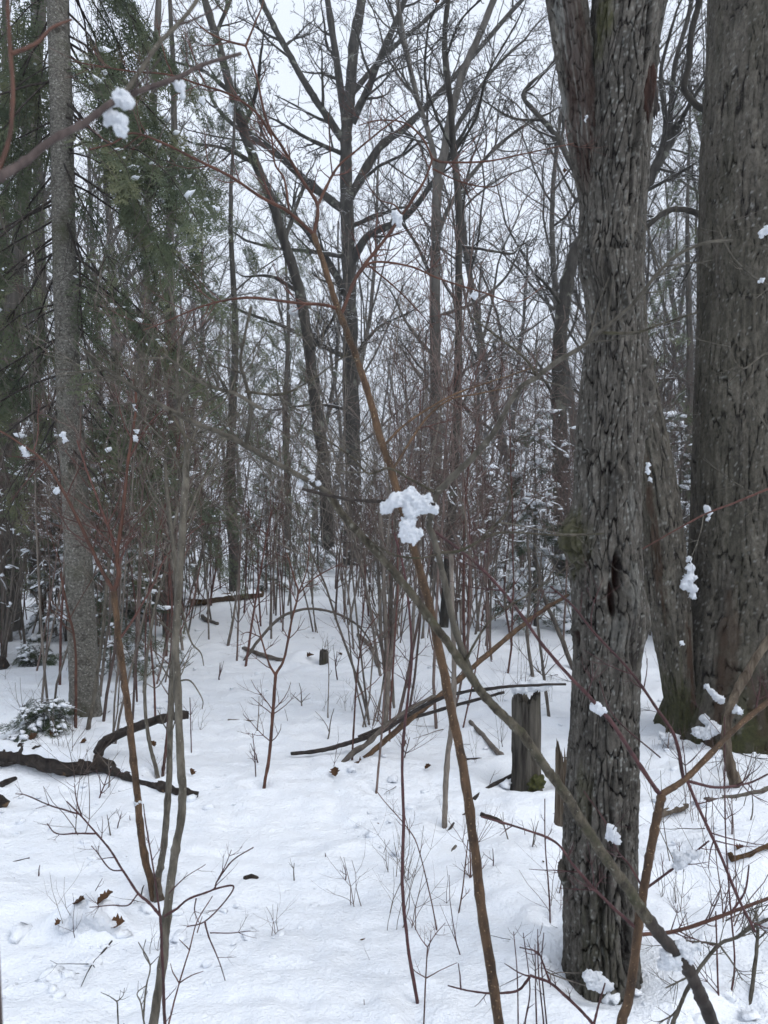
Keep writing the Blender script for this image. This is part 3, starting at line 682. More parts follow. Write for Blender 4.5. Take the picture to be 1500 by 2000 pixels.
plant('low_shrub', 'low leafless shrub with spread red brown twigs in front of the grey pair', 'shrub', M_PURP, [
    ('322,2010 318,1900 313,1788', 4, 3, .0), ('313,1788 290,1762 270,1745 240,1700 215,1660 190,1630 155,1590 130,1565', 3, 1.3, .05), ('190,1628 150,1628 110,1628 92,1608', 2, 1, .0), ('155,1590 120,1580 90,1570 50,1553 30,1550', 1.8, .9, .0), ('160,1595 150,1565 145,1530', 1.6, .8, 0),
    ('270,1745 250,1768 220,1768 175,1772', 1.8, .9, .0), ('240,1700 215,1697 190,1665 178,1652', 1.6, .8, .02), ('320,1790 345,1775 370,1755 415,1738 425,1720 455,1680 495,1655', 2.8, 1.2, .1), ('425,1720 440,1690 452,1660', 1.6, .8, 0), ('415,1738 455,1730 440,1760 400,1800 365,1810', 2, 1.2, 0),
    ('400,1800 408,1830 425,1870 440,1915', 2, .9, 0), ('410,1822 450,1822 489,1818', 1.4, .8, 0), ('383,1755 380,1780 390,1805', 1.5, .8, 0), ('330,1745 360,1715 402,1688', 1.6, .7, .05), ('313,1790 300,1700 285,1610 280,1570', 2.2, 1, .05)], depth=1.86, twigs=2, tl=(18, 45), tr=1.1, seed=27, up=.05, tsub=1)
plant('twig_shoot', 'small forked red shoot right of the lowest grey stem at the bottom edge', 'shrub', M_RED, [('330,1998 350,1920 370,1855 385,1800 415,1750', 2.4, 1.1, .05), ('350,1920 375,1905 397,1897', 1.4, .7, 0), ('350,1920 338,1900 333,1882', 1.4, .7, 0), ('370,1855 350,1835', 1.3, .7, 0), ('385,1822 395,1790', 1.3, .7, 0)], depth=1.9, seed=28)
plant('twig_shoot', 'pale dead shoot with small crown left of the lowest grey stem', 'shrub', M_GREYST, [('283,2010 275,1960 268,1940 285,1925', 2.2, 1, 0), ('280,1990 285,1930 293,1885 270,1840', 2.2, 1, 0), ('293,1885 310,1868', 1.3, .7, 0), ('293,1885 280,1860 285,1835', 1.3, .7, 0)], depth=1.95, twigs={0: 3}, tl=(20, 40), tr=1, seed=29)
plant('twig_shoot', 'tiny dead shoot alone at the bottom left edge', 'shrub', M_GREYST, [('231,2010 229,1960 227,1955', 1.8, 1.4, 0), ('227,1955 212,1945 197,1938', 1.2, .6, 0), ('227,1957 240,1945 243,1930', 1.2, .6, 0)], depth=2.0, twigs={1: 2, 2: 2}, tl=(10, 22), tr=.8, seed=30)

# -- stems in the clearing
plant('dogwood', 'lone red dogwood forked like a slingshot in the middle of the clearing', 'shrub', M_RUST, [
    ('516,1537 527,1465 534,1380 538,1318', 4.2, 3.6, .1), ('538,1318 555,1285 570,1210 582,1160 575,1130 560,1080', 3, 1.4, .2), ('538,1318 525,1295 510,1245 500,1200', 2.6, 1.2, .15), ('582,1160 620,1125 670,1100', 2, .9, .2), ('582,1160 600,1110 605,1040', 1.8, .8, .2), ('510,1245 485,1235 470,1240', 1.4, .7, .1)], twigs=3, tl=(35, 80), tr=1.2, mt=M_RED, seed=31)
plant('arched_stem', 'bare stem bent over in an arch beyond the slingshot dogwood', 'shrub', M_BROWN, [('478,1290 510,1245 550,1205 600,1189 650,1196 690,1215 715,1240 728,1265', 4, 1.6, .6)], twigs=3, tl=(20, 50), tr=1.1, seed=32)
plant('thin_stem', 'long thin dark stem crossing the orange dogwood, rooted at the bottom centre', 'sapling', M_PURP, [('816,1962 797,1850 786,1725 788,1600 786,1475 798,1350 804,1290 800,1200 790,1120 770,1040', 4.5, 2, .3), ('790,1480 800,1440', 1.4, .8, 0)], twigs=6, tl=(30, 80), tr=1.1, seed=33)
plant('twig_shoot', 'fine red shoot branching at the foot of the long thin dark stem', 'shrub', M_RED, [('828,1990 832,1900 835,1850', 1.8, 1.3, 0), ('833,1910 815,1900 805,1890', 1.2, .6, 0), ('833,1910 860,1895 893,1880', 1.2, .6, 0), ('835,1850 820,1830 800,1790', 1.2, .6, 0), ('835,1850 850,1825 870,1802', 1.2, .6, 0), ('834,1870 840,1840 842,1815', 1.1, .6, 0)], depth=2.16, twigs={1: 1, 3: 3, 4: 3, 5: 2}, tl=(15, 35), tr=.8, seed=34, tsub=1)
plant('thin_stem', 'slender red shoot leaning left between thin dark stem and orange dogwood', 'sapling', M_RED, [('852,1812 838,1740 815,1650 790,1610 755,1570 735,1545', 1.8, .8, .1), ('800,1630 790,1590', 1, .6, 0)], twigs=2, tl=(20, 50), tr=.8, seed=35)
plant('grey_sapling', 'straight brown sapling just behind the orange dogwood, left of the stump', 'sapling', M_BROWN, [('868,1618 872,1500 884,1400 887,1300 884,1200 881,1080', 7, 4.5, .3)], twigs=3, tl=(40, 100), tr=1.3, seed=36)
plant('stem_clump', 'clump of four thin grey stems sprouting from one foot in mid clearing', 'sapling', M_BROWN, [
    ('752,1420 757,1350 756,1300 752,1200 748,1100 742,980', 7, 4, .3), ('757,1345 762,1280 770,1220 778,1150 776,1050', 5, 3, .3), ('755,1340 745,1250 740,1150 735,1060', 4, 2.4, .1), ('757,1330 765,1260 762,1180 768,1080 775,960', 4, 2.2, .4)], twigs=4, tl=(50, 120), tr=1.3, seed=37)
for k, (s, lab, m_, r) in enumerate([
    ('445,1262 460,1180 468,1090 472,1000', 'thin brown stem in mid clearing, leftmost of the row before the snowy log', M_BROWN, 3.4), ('463,1292 466,1180 470,1060', 'thin upright stem just right of the leftmost mid clearing stem', M_THICK, 2.6),
    ('480,1300 495,1200 515,1080 530,1000', 'slanting red stem left of the slingshot dogwood', M_RED, 3.2), ('640,1400 642,1320 640,1250', 'slender twig sapling standing alone right of the slingshot dogwood', M_BROWN, 1.6),
    ('688,1480 692,1400 698,1310 712,1240 740,1200', 'thin red stem rising out of the brush pile', M_RED, 2.4), ('735,1545 745,1440 752,1330 760,1250', 'upright red brown stem right of the brush pile', M_THICK, 3),
    ('1040,1320 1030,1240 1035,1140 1030,1050', 'dark slanting sapling behind the grey stump', M_BROWN, 5), ('1072,1400 1060,1300 1050,1200 1058,1080', 'dark thin sapling between stump and forked tree', M_BROWN, 4),
    ('1120,1310 1090,1230 1060,1160 1045,1080', 'dark sapling leaning left against the forked tree', M_BROWN, 7), ('1000,1260 985,1160 995,1040', 'red thin sapling well behind the stump', M_RED, 3), ('960,1290 950,1180 955,1060', 'thin dark sapling beyond the brush poles', M_THICK, 3),
    ('905,1420 930,1300 945,1180', 'thin red shoot crossing behind the orange dogwood', M_RED, 2.2), ('655,1210 660,1120 668,1040', 'thin stem in the far clearing left of the centre oak', M_THICK, 3), ('610,1180 612,1100 625,1030', 'thin brown stem near the far stump', M_BROWN, 3),
    ('148,1422 148,1350 146,1255 130,1180 118,1120', 'thin orange stem in front of the grey fir trunk', M_RUST, 4.2), ('172,1425 185,1350 200,1240 210,1130 220,1040', 'slanting grey stem hugging the right side of the fir trunk', M_GREYST, 6), ('195,1360 205,1270 215,1200 225,1100', 'second slanting stem right of the fir trunk', M_BROWN, 4.5),
    ('88,1235 87,1100 84,960', 'grey upright stem left of the fir trunk', M_BROWN, 5), ('96,1215 98,1100 102,980', 'thinner stem beside the grey upright stem left of the fir', M_BROWN, 3.4), ('20,1170 50,1090 70,1000', 'slanting stem at the far left edge', M_BROWN, 6),
    ('265,1205 270,1100 275,980', 'brown sapling behind the wishbone dogwood', M_BROWN, 4), ('325,1290 328,1180 332,1050', 'dark red stem behind the grey pair', M_RED, 3.4), ('405,1200 420,1120 430,1020', 'red slanting stem at the snowy log', M_RED, 3), ('225,1360 235,1290', 'thin stalk right of the fir trunk', M_THICK, 2),
    ('1075,1812 1072,1740 1065,1650 1064,1560', 'thin purple stem left of the forked tree foot', M_PURP, 2.2), ('1083,1808 1090,1760 1097,1720', 'short red stem touching the left of the forked tree foot', M_RED, 2.2), ('890,1818 903,1740 914,1640', 'slender rust stem right of the orange dogwood', M_RUST, 2.2), ('919,1752 919,1690 917,1640', 'short rust stem close beside the orange dogwood', M_RUST, 2.4),
    ('500,1538 498,1480 493,1432', 'short dead stalk beside the slingshot dogwood foot', M_PURP, 1.6), ('374,1474 373,1420 371,1362', 'straight thin stalk right of the grey pair', M_PURP, 1.6), ('502,1437 505,1390 506,1360', 'thin stalk above the slingshot dogwood foot', M_BROWN, 1.4),
    ('1425,1955 1435,1880 1425,1750 1417,1620 1415,1400', 'long straight thin purple stem at the right', M_PURP, 2.6), ('1462,1990 1475,1880 1480,1820 1476,1780', 'brown stem at the lower right corner', M_GREYST, 6), ('1405,2000 1402,1920 1398,1780', 'purple upright shoot at the lower right', M_PURP, 3)]):
    plant('thin_stem', lab, 'sapling', m_, [(s, r, r * .5, .25)], twigs=5 if r > 2.3 and 'shoot' not in lab else 2, tl=(40, 110) if r > 2.3 else (12, 40), tr=1.2, seed=60 + k)
plant('twig_shrub', 'twiggy purple shrub at the bottom edge, left of the forked tree foot', 'shrub', M_PURP, [
    ('1165,2010 1145,1985 1110,1950 1075,1920 1035,1905', 4.5, 2.6, .05), ('1035,1908 1010,1935 960,1940 915,1935 875,1925', 2.8, 1.4, .0), ('1160,2000 1170,1960 1182,1920', 2.6, 1.6, .02), ('1075,1920 1060,1880 1050,1860 1015,1850', 2.4, 1.2, 0), ('900,1933 898,1905 895,1882', 1.8, 1, 0),
    ('1035,1907 1015,1900 985,1882', 1.8, .9, 0)], depth=1.9, twigs={0: 2, 1: 1, 3: 2}, tl=(20, 50), tr=1.2, seed=101)
for k, s in enumerate(['1012,2000 1010,1900 1003,1820', '1048,2005 1046,1930 1045,1845', '1062,2000 1052,1900 1050,1815', '1068,2005 1058,1890 1062,1822', '1025,2000 1035,1930 1022,1822']):
    plant('twig_shoot', 'purple shoot in the tuft by the forked tree foot', 'shrub', M_PURP, [(s, 2.4, 1, .02)], depth=1.93 + .02 * k, twigs=2, tl=(15, 40), tr=1, seed=110 + k, group='tuft of purple shoots by the forked tree', tsub=1)
plant('grey_shrub', 'grey forking branch arching over the snow at the lower right', 'shrub', M_GREYST, [
    ('1310,2010 1330,1960 1360,1900 1405,1845 1440,1830 1480,1805 1560,1770', 5, 3, .1), ('1405,1845 1370,1840 1320,1838 1300,1842', 2.6, 1.4, 0), ('1360,1900 1330,1915 1300,1930', 2.4, 1.2, 0), ('1405,1845 1430,1880 1450,1915', 2.4, 1.1, 0), ('1440,1830 1470,1800 1478,1770', 2.4, 1.4, 0), ('1330,1965 1310,1985 1290,1995', 2.4, 1.2, 0)], depth=1.8, twigs=5, tl=(20, 70), tr=1.2, seed=120)

# ------------------------------------------------------------------ bare trees, thicket, conifers
def grow(out, rng, p, d, L, r, lvl, C):
    n = C['seg'][lvl]; w = C['wig'][lvl]; u = C['up'][lvl]; g = rng.gauss; sq = math.sqrt
    x, y, z = float(p[0]), float(p[1]), float(p[2]); a, b, c = float(d[0]), float(d[1]), float(d[2])
    k = 1 / sq(a * a + b * b + c * c); a *= k; b *= k; c *= k
    pts = [(x, y, z)]; dirs = []; st = L / n
    for i in range(n):
        a += g(0, w); b += g(0, w); c += g(0, w * .7) + u
        k = 1 / sq(a * a + b * b + c * c); a *= k; b *= k; c *= k
        x += a * st; y += b * st; z += c * st; pts.append((x, y, z)); dirs.append((a, b, c))
    e = C['end'][lvl]; rm = C['rmin']; rad = [max(rm, r * (1 - (1 - e) * i / n)) for i in range(n + 1)]
    out.append((lvl, pts, rad))
    if lvl < C['max']:
        k = C['n'][lvl]; t0 = C['t0'][lvl]; az = rng.random() * 6.28
        for j in range(k):
            t = t0 + (1 - t0) * (j + rng.random()) / k; f = t * n; i = min(n - 1, int(f)); h = f - i
            P, Q = pts[i], pts[i + 1]; B = (P[0] + (Q[0] - P[0]) * h, P[1] + (Q[1] - P[1]) * h, P[2] + (Q[2] - P[2]) * h)
            a, b, c = dirs[i]; az += 2.4 + g(0, .4)
            if abs(c) < .9: s1 = (b, -a, 0.0)
            else: s1 = (0.0, c, -b)
            m = 1 / sq(s1[0] ** 2 + s1[1] ** 2 + s1[2] ** 2); s1 = (s1[0] * m, s1[1] * m, s1[2] * m)
            s2 = (b * s1[2] - c * s1[1], c * s1[0] - a * s1[2], a * s1[1] - b * s1[0])
            an = math.radians(C['ang'][lvl] + g(0, 10)); ca, sa = math.cos(an), math.sin(an); cz, sz = math.cos(az) * sa, math.sin(az) * sa
            nd = (a * ca + s1[0] * cz + s2[0] * sz, b * ca + s1[1] * cz + s2[1] * sz, c * ca + s1[2] * cz + s2[2] * sz)
            grow(out, rng, B, nd, L * C['lr'][lvl] * (1.15 - .65 * t) * rng.uniform(.7, 1.25), max(rm, rad[i] * C['rr'][lvl]), lvl + 1, C)
TREE = dict(seg=[12, 9, 6, 5, 3], wig=[.05, .14, .20, .26, .3], up=[.03, .035, .03, .03, 0], end=[.3, .25, .3, .35, .6], rmin=.0042, max=4, n=[15, 7, 5, 3], t0=[.28, .2, .15, .2], ang=[48, 45, 48, 45], lr=[.45, .42, .5, .5], rr=[.48, .5, .55, .6])
SHRUB = dict(seg=[9, 6, 4, 3], wig=[.07, .13, .18, .2], up=[.01, .05, .05, .03], end=[.35, .35, .4, .5], rmin=.0026, max=3, n=[9, 4, 3], t0=[.25, .2, .2], ang=[40, 42, 42], lr=[.42, .5, .5], rr=[.55, .6, .65])
SAP = dict(seg=[9, 5, 3], wig=[.045, .15, .2], up=[.02, .03, .03], end=[.3, .35, .5], rmin=.0022, max=2, n=[9, 3], t0=[.3, .25], ang=[50, 45], lr=[.22, .5], rr=[.4, .6])
SIDES = {0: 7, 1: 5, 2: 4, 3: 3, 4: 3}

def split_lines(lines, trunk_levels=(0,)):
    A, B = Geo(), Geo()
    for lvl, p, r in lines: (A if lvl in trunk_levels else B).line(p, r, SIDES[lvl])
    return A, B

def instance(parts, name, label, cat, loc, rz, sc, group, lean=(0, 0)):
    """parts: (part name, mesh, kind)"""
    t = thing(name, label, cat, loc, group)
    t.rotation_euler = (lean[0], lean[1], rz); t.scale = (sc, sc, sc)
    for pn, me, kd in parts:
        o = obj(pn, me, t)
        if kd: o['kind'] = kd
    return t

def zone(px):
    for lim, s in ((70, 'at the far left edge'), (230, 'behind the grey fir trunk'), (420, 'behind the grey pair of saplings'), (600, 'behind the slingshot dogwood'), (770, 'around the centre oak'), (930, 'behind the orange dogwood'), (1110, 'behind the grey stump'), (1290, 'behind the forked tree')):
        if px < lim: return s
    return 'behind the broad tree'

# prototypes of the far wood
rng = RNG(77)
tree_protos = []
for k in range(5):
    out = []; H = 14.0 + 1.2 * k
    cfg = dict(TREE); cfg['ang'] = [38 + 5 * (k % 3), 45, 48, 45]; cfg['n'] = [14 + 2 * (k % 2), 7, 5, 3]; cfg['t0'] = [.22 + .06 * (k % 3), .2, .15, .2]
    grow(out, rng, np.array([0, 0, -.1]), np.array([rng.normal() * .06, rng.normal() * .06, 1]), H, .15 + .02 * (k % 3), 0, cfg)
    a, b = split_lines(out)
    tree_protos.append([('trunk', a.data('trunk', M_FAR), None), ('crown', b.data('crown', M_FAR), None)])
shrub_protos = []
nrng = np.random.default_rng(5)
for k in range(8):
    out = []
    for s in range(3 + k % 3):
        a = rng.random() * 6.28; b = rng.uniform(.05, .35)
        grow(out, rng, np.array([rng.normal() * .08, rng.normal() * .08, -.05]), np.array([math.cos(a) * b, math.sin(a) * b, 1]), rng.uniform(1.5, 2.9), rng.uniform(.008, .016), 0, SHRUB)
    a, b = split_lines(out); m_ = M_THICK if k % 3 == 1 else M_BROWN
    sg = np.array([(p[i], p[i + 1]) for lvl, p, r in out if lvl >= 1 for i in (0, 1)]); pts = sg.mean(1); al = sg[:, 1] - sg[:, 0]
    ok = (np.abs(al[:, 2]) < .8 * np.linalg.norm(al, axis=1)) & (nrng.random(len(pts)) < .13) & (noise3(pts[:, 0] * 1.7, pts[:, 1] * 1.7, pts[:, 2] * 1.7, k) > -.1); pts, al = pts[ok], al[ok]
    g = Geo(); blobs(g, nrng, pts + np.array([0, 0, .006]), .007 + .018 * nrng.random(len(pts)) ** 2.2, .9, al)
    for lvl, p, r in out:                       # thin ridges of snow lying along the flatter twigs
        if lvl >= 1 and rng.random() < (.34 if lvl < 3 else .2):
            P = np.array(p); dd = P[-1] - P[0]
            if abs(dd[2]) < .72 * np.linalg.norm(dd):
                i0 = rng.randrange(0, max(1, len(P) - 2)); Q = P[i0:i0 + rng.choice((2, 3, 3, 4))]
                if len(Q) > 1: Q = catmull(Q, 2); g.line(Q + np.array([0, 0, .005]), [rng.uniform(.004, .010) * (1 if 0 < i < len(Q) - 1 else .3) for i in range(len(Q))], 4)
    shrub_protos.append([('stems', a.data('stems', m_), 'stuff'), ('twigs', b.data('twigs', m_), 'stuff'), ('snow', g.data('snow', M_SNOWP), 'stuff')])
sap_protos = []
for k in range(6):
    out = []
    grow(out, rng, np.array([0, 0, -.05]), np.array([rng.normal() * .1, rng.normal() * .1, 1]), rng.uniform(2.4, 4.2), rng.uniform(.011, .02), 0, SAP)
    a, b = split_lines(out); m_ = M_BROWN if k % 3 else M_RED
    sap_protos.append([('stem', a.data('stem', m_), None), ('twigs', b.data('twigs', m_), 'stuff')])

red_protos = []
for k in range(6):
    out = []
    for s_ in range(1 + k % 3):
        a = rng.random() * 6.28; b = rng.uniform(.03, .22)
        cfg = dict(SHRUB); cfg['n'] = [9, 5, 2]; cfg['t0'] = [.38, .25, .2]; cfg['rmin'] = .0019
        grow(out, rng, np.array([rng.normal() * .05, rng.normal() * .05, -.05]), np.array([math.cos(a) * b, math.sin(a) * b, 1]), rng.uniform(2.2, 4.0), rng.uniform(.007, .012), 0, cfg)
    a, b = split_lines(out); m_ = (M_RED, M_THICK, M_BROWN)[k % 3]
    red_protos.append([('stems', a.data('stems', m_), 'stuff'), ('twigs', b.data('twigs', m_), 'stuff')])

# needle sprays
def spray_template(rng, n=13):
    Q = []
    def leaf(b, d, L, w, zz):
        d = np.array([d[0], d[1], zz]); d /= np.linalg.norm(d); sd_ = np.array([-d[1], d[0], 0]) * w
        Q.append([b, b + d * L * .45 + sd_, b + d * L, b + d * L * .45 - sd_])
    for k in range(n):
        t = (k + .5) / n; sg = 1 if k % 2 else -1; a = math.radians(rng.uniform(38, 62)) * sg
        b = np.array([t, 0, -.18 * t * t]); d = (math.cos(a), math.sin(a)); L = (.46 * (1 - .62 * t) + .05) * rng.uniform(.8, 1.2); zz = rng.uniform(-.35, .1)
        leaf(b, d, L, .017, zz)
        for j in range(3):
            f = (j + .8) / 3.6; bb = b + np.array([d[0], d[1], zz * .9]) * L * f
            for s2 in (1, -1):
                a2 = a + math.radians(50) * s2; leaf(bb, (math.cos(a2), math.sin(a2)), L * .40 * (1.15 - .5 * f), .020, zz + rng.uniform(-.2, .2))
    leaf(np.array([.9, 0, -.15]), (1, 0), .2, .02, -.3)
    V = np.array(Q).reshape(-1, 3); F = np.arange(len(V)).reshape(-1, 4)
    return V, F
SPRAYS = [spray_template(rng) for _ in range(5)]

def place_sprays(G, nr, pos, dirs, length):
    """pos, dirs (n,3): twig foot and heading"""
    pos, dirs, length = np.asarray(pos), np.asarray(dirs), np.asarray(length)
    x = dirs / np.linalg.norm(dirs, axis=1, keepdims=True)
    up = np.tile([0, 0, 1.0], (len(x), 1)) + nr.normal(0, .35, (len(x), 3))
    y = np.cross(up, x); y /= np.linalg.norm(y, axis=1, keepdims=True) + 1e-9; z = np.cross(x, y)
    M = np.stack([x, y, z], -1) * length[:, None, None]
    w = nr.integers(0, len(SPRAYS), len(pos))
    for k in range(len(SPRAYS)):
        m = w == k
        if m.any(): stamp(G, SPRAYS[k], M[m], pos[m])

def conifer(seed, H, r0, zlow, zstep, length, slope, droop, sden, sl, snow, snow_size, trunk=True, live_from=0.0, tstart=.22, ztop=None, azr=None, per=4, dense_from=None):
    rr, nr = RNG(seed), np.random.default_rng(seed)
    T, Lm, Fo, Sn = Geo(), Geo(), Geo(), Geo()
    if trunk:
        P = [np.array([.03 * math.sin(i * 1.3 + seed) * H / 8, .03 * math.cos(i * 1.1 + seed) * H / 8, -.08 + H * i / 12]) for i in range(13)]
        T.line(P, [r0 * (1 - .92 * i / 12) for i in range(13)], 9)
    z = zlow; sp, sdir, sL, sn, sa = [], [], [], [], []
    while z < (ztop or H * .97):
        f = (z - zlow) / max(.1, H - zlow)
        for b in range(per):
            a = rr.random() * 6.28 if azr is None else rr.uniform(*azr); bs_ = snow * rr.choice((.1, .5, 1.0, 2.0))
            L = length(f) * rr.uniform(.65, 1.15); s = slope + rr.normal() * .2
            d = np.array([math.cos(a) * math.cos(s), math.sin(a) * math.cos(s), math.sin(s)]); q = np.array([0, 0, z + rr.normal() * zstep * .3]); pts = [q]
            n = 7
            for i in range(n):
                d = norm(d + np.array([rr.normal() * .10, rr.normal() * .10, -droop / n + rr.normal() * .08])); q = q + d * L / n; pts.append(q)
            Lm.line(pts, [max(.0020, (.003 + .0045 * L) * (1 - .85 * i / n)) for i in range(n + 1)], 4)
            for e in range(int(5 * L) + 2):
                i = rr.randint(1, n - 1); q2 = pts[i]; d2 = norm((pts[i + 1] - pts[i]) + np.array([rr.normal() * .12, rr.normal() * .12, -.05])); l2 = rr.uniform(.12, .42); tw_ = [q2]
                for _ in range(3): d2 = norm(d2 + np.array([rr.normal() * .2, rr.normal() * .2, rr.normal() * .15 - .12])); q2 = q2 + d2 * l2 / 3; tw_.append(q2)
                Lm.line(tw_, [.003, .0024, .002, .0016], 3)
            if z < live_from and rr.random() < .75: continue
            k = max(3, int(L * sden * (1.5 if dense_from and z > dense_from else 1)))
            for j in range(k):
                t = tstart + (1 - tstart) * (j + rr.random()) / k; fi = t * n; i = min(n - 1, int(fi)); p = pts[i] + (pts[i + 1] - pts[i]) * (fi - i)
                dd = norm(pts[i + 1] - pts[i]); sd_ = norm(np.cross(dd, np.array([0, 0, 1.0]))) * rr.choice((1, -1))
                h = norm(dd * rr.uniform(.5, 1) + sd_ * rr.uniform(.2, .9) + np.array([0, 0, -.15 - .3 * droop * rr.random()]))
                l_ = sl * rr.uniform(.6, 1.25) * (1.1 - .4 * t); sp.append(p); sdir.append(h); sL.append(l_)
                if rr.random() < bs_:
                    for e in range(rr.choice((1, 2, 3))): sn.append(p + h * l_ * rr.uniform(.1, .85) + np.array([rr.normal() * .02, rr.normal() * .02, .006])); sa.append(h)
        z += zstep * rr.uniform(.7, 1.3)
    place_sprays(Fo, nr, sp, sdir, sL)
    if sn: blobs(Sn, nr, sn, (.3 + 1.1 * nr.random(len(sn)) ** 2) * snow_size, .85, np.array(sa))
    return T, Lm, Fo, Sn

def conifer_parts(G4, needle, bark=M_FAR):
    T, L, F, S = G4; r = []
    if not T.empty(): r.append(('trunk', T.data('trunk', bark), None))
    r.append(('branches', L.data('branches', bark), 'stuff')); r.append(('crown', F.data('crown', needle, smooth=False), None))
    if not S.empty(): r.append(('snow', S.data('snow', M_SNOWP), 'stuff'))
    return r

# the grey fir on the left
base = on_ground((165 - 750) / FPX * FIRY, FIRY)
TF = thing('fir_tree', 'straight grey speckled fir trunk on the left with drooping dark boughs', 'tree', base)
fir_rows = [(-1700, 104, 122), (0, 92, 133), (200, 99, 140), (400, 102, 145), (600, 107, 151), (800, 113, 159), (1000, 124, 173), (1200, 132, 185), (1340, 138, 191), (1400, 134, 198), (1440, 124, 210)]
ridged_trunk('trunk', fir_rows, FIRY, TF, M_FIR, 64, .018, .022, .03, .0035, [], seed=71, lich=0, coarse_above=5.6, origin=base, lobes=.012)
T, L, F, S = conifer(31, 9.0, .09, 2.0, .10, lambda f: (1.1 + 4 * f if f < .22 else 2.0) - 1.2 * f, -.40, .85, 8.5, .29, .22, .016, trunk=False, live_from=2.5, per=2, ztop=6.5, azr=(-.75, 3.9), tstart=.3, dense_from=4.3)
off = np.array([(120 - 165) / FPX * FIRY, 0, -base[2]])
for g, nm, m_, kd in ((L, 'boughs', M_WETST, 'stuff'), (F, 'crown', M_NEEDLE, None), (S, 'snow', M_SNOWP, 'stuff')):
    g.flush(); g.V = [v + off for v in g.V]; o = g.build(nm, m_, TF, smooth=(nm != 'crown'))
    if kd: o['kind'] = kd

def put_conifer(parts, label, px, Y, rz, sc, name='conifer', group=None):
    x = (px - 750) / FPX * Y
    return instance(parts, name, label, 'tree', on_ground(x, Y), rz, sc, group)
big = [conifer_parts(conifer(41 + k, 10.0, .11, 1.0 + .4 * k, .30, lambda f: 1.9 - 1.4 * f, -.25, .75, 5.0, .33, .25, .018, per=3, tstart=.3), M_NEEDLE) for k in range(2)]
for k, (px, Y, rz, sc, lab) in enumerate([
    (335, 9.2, .3, .95, 'dark drooping conifer behind the grey pair of saplings'), (10, 8.6, 1.2, .9, 'dark conifer at the left edge behind the fir trunk'), (455, 13.5, 2.1, 1.0, 'dark conifer behind the slingshot dogwood'),
    (560, 17.5, 5.2, .95, 'conifer left of the centre oak'), (1345, 12.5, .9, .9, 'conifer with hanging boughs between the forked and the broad tree'), (1480, 16, 2.9, 1, 'conifer hidden behind the broad tree')]):
    put_conifer(big[k % 2], lab, px, Y, rz, sc)
young = [conifer_parts(conifer(51 + k, 3.0, .032, .15, .19, lambda f: 1.0 - .85 * f, .0, .45, 11, .24, 1.2, .038, per=4), M_NEEDLE2) for k in range(2)]
for k, (px, Y, rz, sc, lab) in enumerate([
    (232, 6.7, .4, .66, 'young snowy fir right of the grey fir trunk'), (1045, 9.8, 1.0, 1.0, 'young fir loaded with snow left of the forked tree'), (1130, 12.0, 2.4, .9, 'young snowy fir half hidden by the forked tree'), (985, 14, 3.3, .75, 'small snowy fir behind the grey stump'),
    (300, 11.0, 2.0, .9, 'young snowy fir behind the wishbone dogwood'), (1330, 9.6, 5.0, 1.0, 'young snowy fir between forked and broad tree'), (620, 19, 1.1, .8, 'small snowy fir left of the centre oak'), (520, 14.5, .2, .8, 'young snowy fir behind the slingshot dogwood'), (760, 18, 4.0, .7, 'small snowy fir right of the centre oak'),
    (130, 8.8, 3.0, .7, 'young snowy fir left of the grey fir trunk'), (1400, 8.4, 3.6, .8, 'young snowy fir against the broad tree')]):
    put_conifer(young[k % 2], lab, px, Y, rz, sc, 'young_fir')
low = conifer_parts(conifer(61, .42, .010, .03, .035, lambda f: .48 - .2 * f, .25, .75, 20, .15, .55, .026, per=4), M_NEEDLE2)
for px, py, rz, sc, lab in ((85, 1425, .5, .62, 'low fir seedling buried in snow left of the fir trunk'), (300, 1215, 1.1, .9, 'little fir seedling behind the bowed sapling'), (225, 1215, 2.2, 1.2, 'snow laden fir seedling right of the fir trunk'), (70, 1300, 4, .6, 'fir seedling with drooping tips left of the fir trunk')):
    p = gp(px, py); instance(low, 'fir_seedling', lab, 'tree', p - np.array([0, 0, .03]), rz, sc, None)

